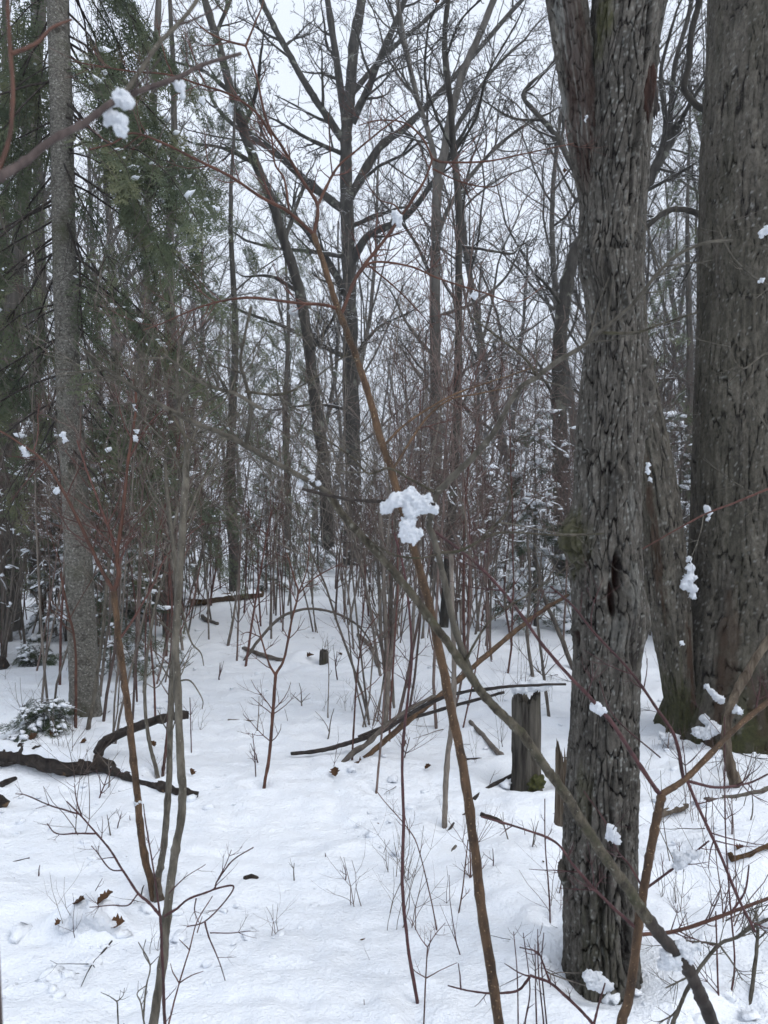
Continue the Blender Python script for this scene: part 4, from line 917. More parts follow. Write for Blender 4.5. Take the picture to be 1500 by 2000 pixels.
# trees whose limbs can be followed in the photograph
def limb_tree(label, m, depth, trunk, tr0, tr1, limbs, seed, dens=1.0, tw=1.0, name='bare_tree', top=True):
    rg = RNG(seed); P2 = pix(trunk); base = gp(P2[0][0], P2[0][1]) if depth is None else None
    D0 = depth or float(base[1])
    b = at(P2[0][0], P2[0][1], D0); b[2] = float(gz(b[0], b[1]))
    t = thing(name, label, 'tree', b)
    C, R = branch_curve(np.vstack([[P2[0][0], P2[0][1] + 12], P2]), np.full(len(P2) + 1, D0), tr0, tr1, rg, crook=.12)
    g = Geo(); g.line(C, R, 10); g.build('trunk', m, t, b)
    cfg = dict(seg=[5, 4, 3, 3], wig=[.16, .2, .25, .3], up=[.05, .04, .03, .02], end=[.3, .35, .4, .6], rmin=.00022 * D0 * tw + .0012, max=3, n=[5, 4, 3], t0=[.15, .2, .2], ang=[45, 48, 45], lr=[.55, .5, .5], rr=[.55, .6, .65])
    out = []
    for L_ in limbs:
        Q = pix(L_[0]); dd = rg.uniform(-.10, .10) * D0 if len(L_) < 4 else L_[3]
        cl = np.linspace(0, 1, len(Q)); c, r = branch_curve(Q, D0 + dd * cl, L_[1], L_[2], rg, per=4, crook=.2)
        g = Geo(); g.line(c, r, 6); g.build('limb', m, t, b)
        seglen = np.linalg.norm(np.diff(c, axis=0), axis=1).sum()
        for j in range(int(dens * 9)):
            i = rg.randint(2, len(c) - 2); tg = norm(c[i + 1] - c[i]); ax = norm(np.cross(tg, np.array([rg.normal(), rg.normal(), rg.normal()])))
            grow(out, rg, c[i], tg * .7 + ax * .75, seglen * rg.uniform(.22, .5), r[i] * .5, 0, cfg)
        grow(out, rg, c[-1], norm(c[-1] - c[-2]), seglen * .35, r[-1], 0, cfg)
    G = Geo()
    for lvl, p, r in out: G.line(p, r, 4 if lvl == 0 else 3)
    if not G.empty(): o = G.build('crown', m, t, b)
    return t
limb_tree('big dark oak standing in the centre background with spreading limbs', M_OAK, 21.0, '686,1085 690,1000 690,900 685,700 682,550 676,350 676,270 684,180 692,80 706,0 715,-120', 19, 8, [
    ('668,270 630,215 600,170 550,80 510,0 480,-80', 8, 5), ('676,250 660,140 640,0 625,-100', 8, 5), ('688,240 720,170 740,120 790,0 810,-90', 8, 5), ('684,385 740,290 790,250 850,190 940,90 1010,10', 9, 4), ('686,515 720,460 790,425 850,350 880,300', 9, 4),
    ('670,410 600,355 540,300 480,262 440,230', 9, 4), ('672,570 640,510 590,440 555,415', 9, 4), ('668,500 600,490 540,485 480,470', 5, 2.5), ('690,440 740,420 780,405', 5, 3), ('680,700 620,670 560,640 480,610', 6, 3), ('668,300 600,270 540,235', 5, 2.5), ('690,180 760,100 830,40 900,-30', 6, 3),
    ('695,690 740,640 800,610', 4, 2), ('680,800 620,790 540,800', 4, 2)], 201, .85)
limb_tree('slim grey tree behind the orange dogwood, paired with a darker one', M_FAR, 16.5, '850,1108 850,950 852,850 850,700 850,550 852,450 855,350 867,300 880,230 905,140 940,60 980,-40', 14, 6, [
    ('855,360 840,270 815,190 790,80 770,-40', 6, 4), ('852,470 880,400 930,330 990,270 1050,230', 5, 3), ('850,560 815,480 780,430 750,400', 4, 2), ('850,620 930,590 985,545 1010,500', 4, 2), ('868,290 920,200 960,140 1010,90', 5, 2.5), ('850,700 800,640 770,580', 4, 2), ('851,800 890,740 960,690 1040,640', 4, 2), ('850,780 810,720 790,690', 3, 1.6)], 202, .9)
limb_tree('slender dark tree right of the slim grey one, leaning slightly', M_OAK, 9.7, '867,1225 875,1100 882,1000 890,850 895,700 896,550 896,400 886,300 880,200 868,100 875,0 890,-90', 10, 4.5, [
    ('893,380 900,375 912,376', 4, 4), ('896,480 930,485 960,490 1000,495 1015,480', 3.5, 2), ('882,290 850,220 830,150 835,60', 3, 2), ('886,300 930,230 950,150 1000,60', 3, 1.8), ('890,820 930,740 980,690', 2.6, 1.4), ('896,600 860,540 845,500', 2.4, 1.3), ('872,110 900,40 960,-20', 3, 1.6)], 203, .65)
limb_tree('dark tree leaning left beyond the conifers', M_OAK, 14.0, '640,1050 632,900 620,820 605,690 585,570 555,470 530,390 500,320 475,255 455,190 430,100 400,0 380,-80', 13, 7, [
    ('605,690 640,640 660,600', 4, 2), ('555,470 580,400 600,340', 5, 2), ('500,320 440,290 380,280', 5, 2.5), ('475,255 500,180 510,100', 5, 2.5), ('585,570 530,540 480,540', 5, 2), ('450,180 400,140 340,120', 5, 2), ('420,70 450,0 470,-60', 5, 2.5)], 204, .75)
limb_tree('crooked tree passing behind the forked tree', M_OAK, 12.0, '1098,1100 1096,950 1093,830 1092,700 1100,600 1115,520 1135,470 1190,415 1250,378 1280,328 1305,280 1325,245', 17, 9, [
    ('1125,340 1090,270 1060,235 1025,195 1030,170 1070,135', 7, 3), ('1305,280 1310,210 1320,120 1345,30 1360,-60', 6, 4), ('1325,245 1350,200 1380,150', 5, 3), ('1100,600 1070,560 1050,540', 4, 2), ('1280,330 1300,250 1290,150 1310,60', 6, 3), ('1060,235 1000,230 950,200', 3.5, 1.6), ('1250,380 1340,330 1390,300', 4, 2), ('1093,800 1060,740 1010,720', 4, 2), ('1280,328 1330,340 1380,345', 3, 1.5)], 205, .85)
limb_tree('snow topped limb arching out beside the broad tree', M_OAK, 7.2, '1440,1330 1436,1100 1434,800 1430,560 1410,450 1395,436', 16, 8, [('1400,440 1360,416 1320,408 1290,420 1262,445', 7, 5), ('1395,436 1370,480 1340,540', 3, 1.5)], 206, .4)
limb_tree('dark twisted vine-like limb hanging beside the broad tree top', M_OAK, 6.2, '1430,1350 1425,900 1400,400 1395,230', 10, 7, [('1395,235 1375,215 1352,198 1336,170 1346,125 1350,65 1366,0 1375,-90', 7, 6)], 207, .0)
limb_tree('rough grey trunk at the left edge behind the fir', M_FAR, 8.2, '22,1205 20,1000 22,800 28,600 38,450 52,300 66,170 80,0 90,-120', 16, 11, [('40,440 80,360 100,280', 4, 2), ('28,600 0,520 -40,460', 5, 2), ('60,220 20,120 0,60', 5, 2.5)], 208, .5)
limb_tree('second grey trunk behind the grey fir', M_FAR, 11.0, '70,1135 68,1000 70,800 78,600 76,400 70,200 70,0 68,-120', 13, 8, [('76,420 110,340 150,260', 4, 2), ('70,300 40,220 20,160', 4, 2)], 209, .5)
limb_tree('brown trunk behind the wishbone dogwood', M_FAR, 12.5, '276,1130 275,1000 278,800 285,600 290,400 300,200 310,0', 10, 6, [('285,600 250,520 230,470', 3, 1.5), ('290,400 330,320 350,260', 3, 1.5)], 210, .5)

# scattered trees, shrubs and saplings of the wood
def scatter(protos, name, cat, label, group, n, dlo, dhi, sc, seed, skip=None, pxr=(-350, 1850), power=1.0):
    rg = RNG(seed); c = 0; tries = 0
    while c < n and tries < n * 30:
        tries += 1
        Y = dlo + (dhi - dlo) * rg.random() ** power; px = rg.uniform(*pxr)
        if skip and skip(px, Y): continue
        x = (px - 750) / FPX * Y
        instance(protos[rg.randrange(len(protos))], name, label(px, Y), cat, on_ground(x, Y) - np.array([0, 0, .02]), rg.uniform(0, 6.28), sc * rg.uniform(.75, 1.2), group, (rg.normal() * .035, rg.normal() * .035)); c += 1
dist = lambda Y, a, b: 'near' if Y < a else 'midway' if Y < b else 'far back'
hero_px = (690, 850, 890, 620)
scatter(tree_protos, 'bare_tree', 'tree', lambda px, Y: 'leafless grey tree %s, %s' % (zone(px), dist(Y, 22, 38)), 'leafless trees of the background wood', 60, 17, 45, .85, 301, lambda px, Y: Y < 26 and 560 < px < 1000)
scatter(tree_protos, 'distant_tree', 'tree', lambda px, Y: 'distant skyline tree %s' % zone(px), 'distant trees on the skyline', 90, 45, 95, .95, 302, None, (-250, 1750))
clear = lambda px, Y: (Y < 11 and 985 < px < 1110) or (Y < 9 and 225 < px < 330) or (Y < 13 and 360 < px < 735) or (Y < 18 and 440 < px < 640) or (Y < 9 and px > 1180) or (Y < 6.2 and px > 700)
scatter(shrub_protos, 'thicket_shrub', 'shrub', lambda px, Y: 'snow dotted thicket shrub %s, %s' % (zone(px), dist(Y, 12, 18)), 'leafless thicket shrubs', 200, 6.6, 25, .95, 303, clear, (-250, 1700), .95)
scatter(sap_protos, 'bare_sapling', 'sapling', lambda px, Y: 'thin bare sapling %s, %s' % (zone(px), dist(Y, 11, 17)), 'thin saplings of the thicket', 200, 6.0, 22, .9, 304, clear, (-200, 1650), 1.1)

scatter(red_protos, 'red_twig_shrub', 'shrub', lambda px, Y: 'slim red twigged shrub %s, %s' % (zone(px), dist(Y, 5.6, 7.5)), 'slim red twigged shrubs around the clearing', 72, 4.4, 11, .92, 305, lambda px, Y: (330 < px < 700 and Y < 8.5) or (px > 1240 and Y < 7) or (1000 < px < 1095 and Y < 9.5) or (1090 < px < 1240 and Y < 5.5), (-60, 1420), 1.0)
scatter(sap_protos, 'edge_sapling', 'sapling', lambda px, Y: 'thin bare sapling in the back of the clearing, %s' % ('left half' if px < 540 else 'right half'), 'thin saplings in the back of the clearing', 34, 7.5, 14, .8, 306, None, (380, 740))

# ------------------------------------------------------------------ fallen wood, stumps
def snow_cap(name, C, half, h, parent, origin, rng, cover=.85, m=None, seed=1):
    """loaf of snow lying along a polyline (world points of the log's upper side)"""
    n = len(C); K = 7
    T = np.gradient(C, axis=0); S = np.stack([T[:, 1], -T[:, 0], np.zeros(n)], -1); S /= np.linalg.norm(S, axis=1, keepdims=True) + 1e-9
    arc = np.linspace(0, math.pi, K); t = np.linspace(0, 1, n)
    V = []
    for i in range(n):
        w = half[i] * (1 + .35 * float(noise2(i * .45, seed * 3.1, seed))); hh = h * (.75 + .55 * float(noise2(i * .37 + 5, seed, seed + 4)))
        e = min(1, min(i, n - 1 - i) / 2.0 + .05); w *= e; hh *= e
        for a in arc:
            V.append(C[i] + S[i] * w * math.cos(a) + np.array([0, 0, hh * math.sin(a) - .25 * half[i]]) + np.array([rng.normal(), rng.normal(), rng.normal()]) * .06 * w)
    V = np.array(V); i = np.arange(n - 1)[:, None] * K; j = np.arange(K - 1)[None, :]
    F = np.stack([i + j, i + j + 1, i + K + j + 1, i + K + j], -1).reshape(-1, 4)
    o = obj(name, mesh_data(name, V - origin, [F], m or M_SNOW), parent)
    sb = o.modifiers.new('subdivide', 'SUBSURF'); sb.levels = 1; sb.render_levels = 2
    return o

def log(name, label, m, pts, radii, seed, branches=(), cap=None, depths=None, cat='log', lift=0.0):
    rg = RNG(seed); P2 = pix(pts); R_ = np.array(radii, float)
    D = np.array(depths, float) if depths is not None else np.array([gd(p[0], p[1] + r) for p, r in zip(P2, R_)])
    P = np.array([at(p[0], p[1], d) for p, d in zip(P2, D)]); P[:, 2] += lift
    b = P[0].copy(); b[2] = float(gz(b[0], b[1])); t = thing(name, label, cat, b)
    def piece(nm, P, rad, mm):
        C = catmull(P, 8); n = len(C); r = np.interp(np.linspace(0, 1, n), np.linspace(0, 1, len(rad)), rad)
        q = np.arange(n); r = r * (1 + .10 * noise2(q * .35, seed, seed) + .06 * noise2(q * .9, seed + 2, seed))
        g = Geo(); g.line(np.vstack([C[:1], C, C[-1:]]), np.concatenate([[1e-4], r, [1e-4]]), 14); g.flush()
        V = np.concatenate(g.V); V = V + (.22 * r.mean()) * np.stack([noise3(V[:, 0] / .03, V[:, 1] / .03, V[:, 2] / .03, k) for k in (1, 2, 3)], -1)
        obj(nm, mesh_data(nm, V - b, g.F, mm), t); return C, r
    C, r = piece('stem', P, R_ / FPX * D, m)
    for bs in branches:
        Q = pix(bs[0]); dq = np.linspace(bs[2], bs[3], len(Q)); PB = np.array([at(p[0], p[1], d) for p, d in zip(Q, dq)])
        piece('branch', PB, np.array(bs[1]) / FPX * dq, m)
    if cap:
        for (f0, f1, wid, hh) in cap:
            i0, i1 = int(f0 * (len(C) - 1)), int(f1 * (len(C) - 1))
            top = C[i0:i1 + 1] + np.stack([0 * r[i0:i1 + 1], 0 * r[i0:i1 + 1], r[i0:i1 + 1] * .85], -1)
            snow_cap('snow_cap', top, r[i0:i1 + 1] * wid, hh, t, b, rg, seed=seed)
    return t
log('fallen_log', 'dark wet fallen log at the left with a raised curved limb', M_WET, '-120,1462 0,1474 50,1474 100,1486 150,1494 190,1492 235,1510 280,1525 340,1543 388,1552', [24, 21, 20, 22, 20, 14, 10, 9, 8, 6], 401,
    [('185,1484 205,1450 250,1427 300,1408 350,1397 368,1396', [10, 10, 9, 8, 8, 7], 4.28, 4.35), ('45,1466 58,1460 64,1452', [9, 6, 3], 4.3, 4.25)], [(.02, .56, .95, .05), (.60, .85, .8, .018)])
log('snowy_log', 'half buried log under snow at the back of the clearing', M_SOIL, '318,1176 350,1173 400,1172 440,1167 480,1163 512,1160', [9, 9, 9, 8, 8, 6], 402, (), [(.0, 1, 1.5, .10)])
log('broken_snag', 'weathered broken trunk leaning left behind the grey pair', M_STUMP, '305,1190 320,1150 328,1105 335,1075', [13, 14, 12, 4], 403, (), None, [8.4, 8.4, 8.4, 8.4], 'snag')
log('leaning_snag', 'smooth dead trunk leaning over behind the broken snag', M_GREYST, '258,1190 285,1110 305,1050 318,1010 330,960', [9, 12, 13, 10, 6], 404, (), None, [8.8, 8.9, 9, 9.1, 9.2], 'snag')
log('fallen_pole', 'long rust brown pole propped across the brush pile', M_ORANGE, '712,1482 760,1440 800,1405 870,1350 925,1302 1000,1238 1060,1192 1110,1162', [5.5, 5.5, 5.5, 5.5, 5, 4.5, 4, 3], 405, (), None, [4.45, 4.5, 4.55, 4.65, 4.75, 4.9, 5, 5.1], 'pole')
log('fallen_pole', 'long dark pole lying from the brush pile to the stump top', M_WETST, '568,1472 610,1468 650,1460 700,1445 750,1427 825,1380 890,1355 960,1345 1003,1340 1105,1336', [3.5, 4.2, 4.5, 4.5, 4.5, 4, 3.6, 3.2, 3, 2.2], 406, (), None, [4.5, 4.5, 4.5, 4.5, 4.45, 4.35, 4.2, 4.05, 4.0, 4.0], 'pole')
log('fallen_pole', 'grey brown pole lowest in the brush pile', M_BROWN, '650,1510 690,1470 720,1450 750,1420 800,1385 850,1358', [4, 5.5, 5, 4.5, 4, 3], 407, (), None, [4.3, 4.35, 4.4, 4.45, 4.5, 4.6], 'pole')
log('fallen_pole', 'straight dark pole sloping down from the stump to the brush pile', M_WETST, '700,1440 770,1412 830,1395 900,1375 985,1352', [3.5, 3.8, 3.6, 3.4, 3], 408, (), None, [4.6, 4.6, 4.55, 4.5, 4.4], 'pole')
for k, (pts, rad, lab, m_) in enumerate([
    ('918,1410 942,1435 965,1462 985,1482', [4, 4.5, 5, 6], 'short grey stick leaning toward the stump foot', M_BROWN), ('905,1482 940,1482 995,1481', [4, 4, 3], 'flat dark stick on the snow left of the stump', M_WET), ('908,1497 935,1494 970,1496', [4, 4, 3], 'second flat stick beside the stump', M_WET),
    ('925,1562 960,1535 1000,1515 1050,1490 1120,1480', [4, 4, 4, 3.5, 3], 'long dark stick reaching from snow to the forked tree', M_WETST), ('868,1635 890,1605 920,1580', [2.5, 2.5, 2], 'small stick by the brown sapling foot', M_WETST),
    ('940,1592 965,1600 985,1610', [6, 5, 3], 'bark chunk lying on the purple arm left of forked tree', M_WET), ('1292,1588 1320,1580 1342,1574', [7, 7, 6], 'short broken brown piece of wood right of the forked tree', M_SPLINT), ('1380,1564 1420,1556 1460,1548 1520,1538', [6, 6, 6, 6], 'tan pole lying on the snow at the right edge', M_GREYST),
    ('1425,1675 1450,1668 1490,1650 1530,1640', [9, 8, 9, 9], 'rotten log end under snow at the right edge', M_SOIL), ('478,1716 490,1712 503,1716', [5, 5, 4], 'short charred stick alone on the open snow', M_WET), ('876,1678 882,1664 890,1652', [3, 3, 2.5], 'small brown stick beside the orange dogwood', M_BROWN),
    ('476,1266 500,1275 525,1283 552,1290', [4, 4.5, 4, 4], 'bark covered stick lying above the slingshot dogwood', M_BROWN), ('395,1203 402,1210 425,1218', [4, 4, 3], 'bent stick in the back of the clearing', M_BROWN), ('445,1406 480,1407 515,1411', [1.6, 1.6, 1.2], 'thin straight twig lying on the open snow', M_BROWN),
    ('700,1240 722,1262 740,1300', [4, 4, 5], 'stick curving into the snow left of the stem clump', M_BROWN), ('0,1535 12,1528 30,1520', [6, 7, 4], 'knotty dark branch end at the left edge', M_WET), ('-20,1560 0,1566 15,1572', [14, 12, 6], 'dark lump of wood at the left edge', M_WET), ('-30,1288 0,1296 14,1303', [16, 14, 6], 'dark stump end at the far left edge', M_WET)]):
    log('fallen_stick', lab, m_, pts, rad, 420 + k, (), [(0, .9, .8, .012)] if k in (1, 2, 8, 7, 6) else None, None, 'stick')

def stump(name, label, L, R, top, base_y, m, seed, jag, cat='stump', Y=None):
    Y = Y or gd((L + R) / 2, base_y); s = Y / FPX; r = (R - L) / 2 * s; cx = ((L + R) / 2 - 750) * s; Y = Y + r
    z0, z1 = CAMZ - (base_y + 25 - HOR) * s, CAMZ - (top - HOR) * s
    b = np.array([cx, Y, float(gz(cx, Y))]); t = thing(name, label, cat, b)
    nt, nz = 72, 46; TH, K = np.meshgrid(np.linspace(0, 2 * math.pi, nt, endpoint=False), np.linspace(0, 1, nz)); c, sn = np.cos(TH), np.sin(TH)
    ztop = z1 - jag * (.5 + .5 * noise3(c * 2.2, sn * 2.2, 0, seed)) - jag * .7 * np.abs(noise3(c * 9, sn * 9, 0, seed + 1))
    Z = z0 + (ztop - z0) * K
    gro = np.abs(noise3(c * 3.1, sn * 3.1, Z / .35, seed + 2) + .5 * noise3(c * 8, sn * 8, Z / .5, seed + 6)); fine = noise3(c * 16, sn * 16, Z / .4, seed + 3)
    RR = r * (1.0 + .25 * np.exp(-(Z - z0) / .10) - .26 * sstep(.22, 0, gro) + .06 * fine + .06 * noise3(c * 2, sn * 2, Z / .15, seed + 4))
    V = np.stack([cx + RR * sn, Y - RR * c, Z], -1)
    V = np.concatenate([V, np.stack([cx + RR[-1:] * .55 * sn[-1:], Y - RR[-1:] * .55 * c[-1:], Z[-1:] - .05], -1), np.stack([cx + RR[-1:] * .05 * sn[-1:], Y - RR[-1:] * .05 * c[-1:], Z[-1:] * 0 + Z[-1].min() - .05], -1)])
    nz += 2
    i = np.arange(nz - 1)[:, None] * nt; j = np.arange(nt)[None, :]; j2 = (j + 1) % nt
    F = np.stack([i + j, i + j2, i + nt + j2, i + nt + j], -1).reshape(-1, 4)
    obj('body', mesh_data('body', V.reshape(-1, 3) - b, [F], m), t)
    return t, b, Y
t, b, Ys = stump('stump', 'weathered grey stump with furrowed sides and snow on top, left of the forked tree', 1005, 1060, 1346, 1538, M_STUMP, 451, .06)
small_lump('moss', 1046, 1532, Ys - .075, 17, 14, M_SOIL, t, b, 6, .7).data.materials[0] = m_bark('moss_green', (.028, .032, .010), (.075, .078, .025), 60, (1, 1, 1), .01, 0)
stump('splintered_snag', 'pale splintered snag pressed against the left of the forked tree', 1090, 1124, 1440, 1590, M_SPLINT, 463, .14, 'snag', 3.1)
stump('cut_stump', 'thin sawn stump far back in the clearing', 418, 432, 1046, 1090, M_SPLINT, 471, .03, 'stump', 20.0)
stump('rotten_stub', 'little mossy rotten stub in the middle of the clearing', 624, 640, 1268, 1292, M_STUMP, 477, .03, 'stump')
log('dead_limb', 'bleached dead limb leaning on the broad tree foot', M_SPLINT, '1438,1535 1425,1490 1418,1440 1425,1390 1440,1350 1462,1310 1490,1265 1520,1220', [11, 9, 9, 9, 9, 8, 7, 6], 481, (), None, [4.0, 4.0, 4.02, 4.05, 4.1, 4.1, 4.1, 4.1], 'limb')

# ------------------------------------------------------------------ clumps of snow caught on twigs
def depth_on(px, py):
    best, d = 1e9, 2.0
    for P, D in CURVES:
        q = np.hypot(P[:, 0] - px, P[:, 1] - py); i = int(np.argmin(q))
        if q[i] < best: best, d = q[i], D[i]
    return float(d)
def clump(label, px, py, lobes, Y=None, seed=1, vox=.0035, name='snow_clump', m=None, amp=.45, grain=.013):
    Y = Y or depth_on(px, py); s = Y / FPX; c = at(px, py, Y)
    Vs, Fs, n = [], [], 0
    for k, (dx, dy, r) in enumerate(lobes):
        r *= .93
        for e in range(3):
            rg = RNG(seed * 91 + k * 7 + e); V, F = lump(ICO2, seed * 13 + k * 5 + e, amp, 2.3)
            rr = r * s * (.92 if e == 0 else rg.uniform(.35, .62))
            o = np.array([dx * s, 0, -dy * s]) + (np.zeros(3) if e == 0 else np.array([rg.normal(), rg.normal() * .7, rg.normal()]) * r * s * .5)
            Vs.append(V * rr * np.array([1, .8, 1]) + o); Fs.append(F + n); n += len(V)
    o = obj(name, mesh_data(name, np.concatenate(Vs), [np.concatenate(Fs)], m or M_SNOW), None, tuple(c))
    rm = o.modifiers.new('fuse', 'REMESH'); rm.mode = 'VOXEL'; rm.voxel_size = max(vox * Y / 1.5, .0022) * .75; rm.use_smooth_shade = True
    sm = o.modifiers.new('soften', 'SMOOTH'); sm.factor = .5; sm.iterations = 5
    tx = bpy.data.textures.get('snow_grain') or bpy.data.textures.new('snow_grain', 'CLOUDS'); tx.noise_scale = .006; tx.noise_depth = 3
    dm = o.modifiers.new('grain', 'DISPLACE'); dm.texture = tx; dm.strength = grain * Y / 1.5; dm.mid_level = .5; dm.texture_coords = 'LOCAL'
    return tag(o, label, 'snow clump')
for k, c in enumerate([
    ('largest clump of snow, shaped like a T, where the orange and mossy stems cross', 802, 985, [(-44, 4, 15), (-26, -8, 18), (0, -10, 20), (25, -2, 20), (45, 8, 13), (2, 14, 19), (-4, 40, 19), (4, 60, 17), (-12, 68, 10)], None),
    ('big clump of snow on the near blurred branch', 234, 218, [(2, -26, 20), (16, -18, 14), (-16, 8, 15), (0, 20, 18), (4, 42, 12), (-28, 22, 9)], None),
    ('triangular clump of snow below the near branch', 348, 172, [(-6, -10, 8), (4, 0, 11), (10, 16, 7)], None), ('round clump of snow on the upper dogwood arm', 457, 212, [(0, 0, 13), (4, 10, 8)], None), ('small snow bit between the two upper dogwood clumps', 393, 195, [(0, 0, 8), (3, 6, 5)], None),
    ('clump of snow in a fork right of the centre oak', 775, 430, [(0, 0, 12), (-4, -12, 8), (5, 8, 7)], None), ('round snowball clump hanging left of the centre oak', 577, 607, [(0, 0, 10), (3, 4, 7)], None), ('flat snow on the mossy branch left of the T clump', 605, 942, [(-18, 0, 7), (0, -4, 9), (17, 2, 7)], None),
    ('small clump of snow above the mossy branch', 645, 888, [(0, 0, 8), (4, 5, 5)], None), ('faint round clump of snow right of the slender dark tree', 925, 577, [(0, 0, 8), (2, 4, 6)], None), ('tiny clump of snow near the slim grey tree', 868, 620, [(0, 0, 6)], None), ('small snow bit beside the dogwood fork', 694, 590, [(0, 0, 6)], None),
    ('clump of snow on the purple arm across the forked tree', 1167, 1382, [(-4, -2, 12), (8, 6, 11), (-8, -10, 6)], None), ('oval clump of snow before the lower forked tree trunk', 1195, 1630, [(0, 2, 14), (-3, -12, 10), (8, 12, 9)], None), ('icy clump of snow on a twig right of the forked tree', 1335, 1680, [(-4, 0, 16), (14, -10, 12), (-14, 12, 8), (30, -14, 8)], None),
    ('icy clump of snow at the foot of the slanting stem', 1312, 1868, [(0, 2, 22), (24, -14, 19), (-14, 14, 14), (10, 18, 12), (36, 4, 10)], None), ('clump of snow on the right edge twig', 1492, 1805, [(0, 0, 14), (12, 6, 12)], 1.9), ('snow caught on the thin red twig before the broad tree', 1382, 1000, [(-2, -8, 7), (2, 0, 8), (0, 14, 5)], 2.6),
    ('clump of snow on the left edge dogwood twig', 46, 884, [(-2, -8, 7), (4, 4, 8)], None), ('second clump of snow left of the fir trunk', 124, 850, [(0, -2, 7), (3, 10, 6)], None), ('third clump of snow beside the fir trunk', 112, 958, [(0, 0, 7), (-6, 4, 4)], None), ('snow on the wishbone dogwood arm', 262, 795, [(0, -4, 5), (2, 6, 5)], None),
    ('snow on the orange dogwood forking at the left', 266, 850, [(0, -8, 5), (-2, 4, 6), (2, 12, 4)], None), ('snow lump on the wishbone dogwood stem', 269, 1567, [(0, 0, 9), (-3, 6, 6)], None),
    ('tall wedge of snow in the crotch of the broad tree', 1346, 1130, [(0, -38, 7), (2, -20, 10), (0, 0, 12), (-9, 14, 10), (8, 20, 10), (6, 34, 7)], 4.55), ('diagonal strip of snow on the broad tree root', 1394, 1356, [(-14, -16, 7), (-4, -4, 8), (6, 6, 8), (15, 12, 8)], 4.40), ('small snow lump on the dead limb', 1442, 1387, [(-3, 0, 8), (4, 3, 7)], 4.0),
    ('heap of snow at the broad tree foot', 1378, 1420, [(-2, -16, 10), (12, 2, 15), (-16, 10, 13), (30, 4, 9), (0, 14, 14)], 4.42), ('snow heap at the right foot of the broad tree', 1480, 1455, [(-18, -14, 12), (0, 0, 16), (18, 6, 16)], 4.40), ('snow drift under the leaning trunk', 1305, 1440, [(-12, 0, 10), (0, 4, 14), (14, 2, 10)], 4.50),
    ('flat snow pad on the stump top', 1035, 1338, [(-28, 8, 10), (-12, 4, 13), (6, 2, 14), (22, 2, 12), (40, -3, 8), (56, -4, 6)], 4.08), ('clump of snow at the front of the forked tree foot', 1162, 1916, [(-10, -8, 14), (2, 0, 19), (18, 8, 14), (30, 14, 8)], 2.24), ('snow on the small spur of the leaning trunk', 1266, 922, [(0, -14, 6), (-1, 0, 6), (3, 14, 6)], 4.55),
    ('snow knob on the twig at the right edge', 1493, 455, [(-4, 0, 8), (6, -6, 9)], 2.3), ('small snow dot on the right edge twig', 1488, 548, [(0, 0, 6)], 2.3), ('snow in the fork of the forked tree', 1145, 230, [(0, -3, 4), (-2, 5, 4)], 2.33), ('snow on the dark stub by the broad tree', 1333, 1255, [(-2, 0, 5), (2, 3, 4)], 4.5)]):
    clump(c[0], c[1], c[2], c[3], c[4], seed=k + 1)
plant('thin_branch', 'thin red twig crossing the broad tree from the right edge', 'branch', M_RED, [('1600,925 1500,955 1440,980 1380,1003 1320,1035 1250,1075 1190,1100', 3, 1.5, -.1)], depth=2.7, twigs=3, tl=(30, 70), tr=1.2, seed=490) if False else None
plant('edge_shrub', 'bare grey shrub reaching in from the right edge before the broad tree', 'shrub', M_GREYST, [
    ('1585,1500 1580,1200 1570,900 1560,600', 6, 5, .0), ('1560,620 1520,570 1470,540 1430,500 1400,440', 3, 1.4, -.1), ('1562,700 1500,690 1450,720 1425,680 1420,640', 2.6, 1.2, -.1), ('1560,600 1530,490 1500,460 1480,440', 3, 1.6, .0), ('1570,925 1500,955 1440,980 1380,1003 1320,1035 1250,1075', 3, 1.5, .1), ('1575,1000 1520,870 1470,790 1450,720', 2.4, 1, -.05)],
    depth=2.5, twigs={1: 6, 2: 5, 3: 3, 4: 3, 5: 3}, tl=(50, 120), tr=1.3, seed=491, mats={4: M_RED}, up=.02)

# ------------------------------------------------------------------ dead leaves and litter
def leaf_mesh(seed):
    rg = RNG(seed); n = 7; u = np.linspace(-1, 1, n); U, W = np.meshgrid(u, np.linspace(0, 1, 9))
    wid = .42 * np.sin(np.pi * W ** .8) * (1 + .35 * np.sin(W * 22 + seed)) + .02
    X = U * wid; Y = W; Z = .35 * np.abs(U) ** 1.5 * wid * 2 + .35 * (W - .4) ** 2 * rg.uniform(-1, 2) + .05 * noise2(U * 3, W * 5, seed)
    i = np.arange(8)[:, None] * n; j = np.arange(n - 1)[None, :]; F = np.stack([i + j, i + j + 1, i + n + j + 1, i + n + j], -1).reshape(-1, 4)
    return mesh_data('dead_leaf', np.stack([X, Y, Z], -1).reshape(-1, 3), [F], M_LEAF)
LEAVES = [leaf_mesh(500 + k) for k in range(4)]
def leaf(label, px, py, size, seed, Y=None, group=None, dz=.01):
    rg = RNG(seed); p = at(px, py, Y) if Y else gp(px, py) + np.array([0, 0, dz])
    o = obj('dead_leaf', LEAVES[seed % 4], None, tuple(p)); s = .8 * size / FPX * p[1]; o.scale = (s, s, s)
    o.rotation_euler = (rg.uniform(.2, 1.3), rg.uniform(-.5, .5), rg.uniform(0, 6.28)); tag(o, label, 'leaf', group)
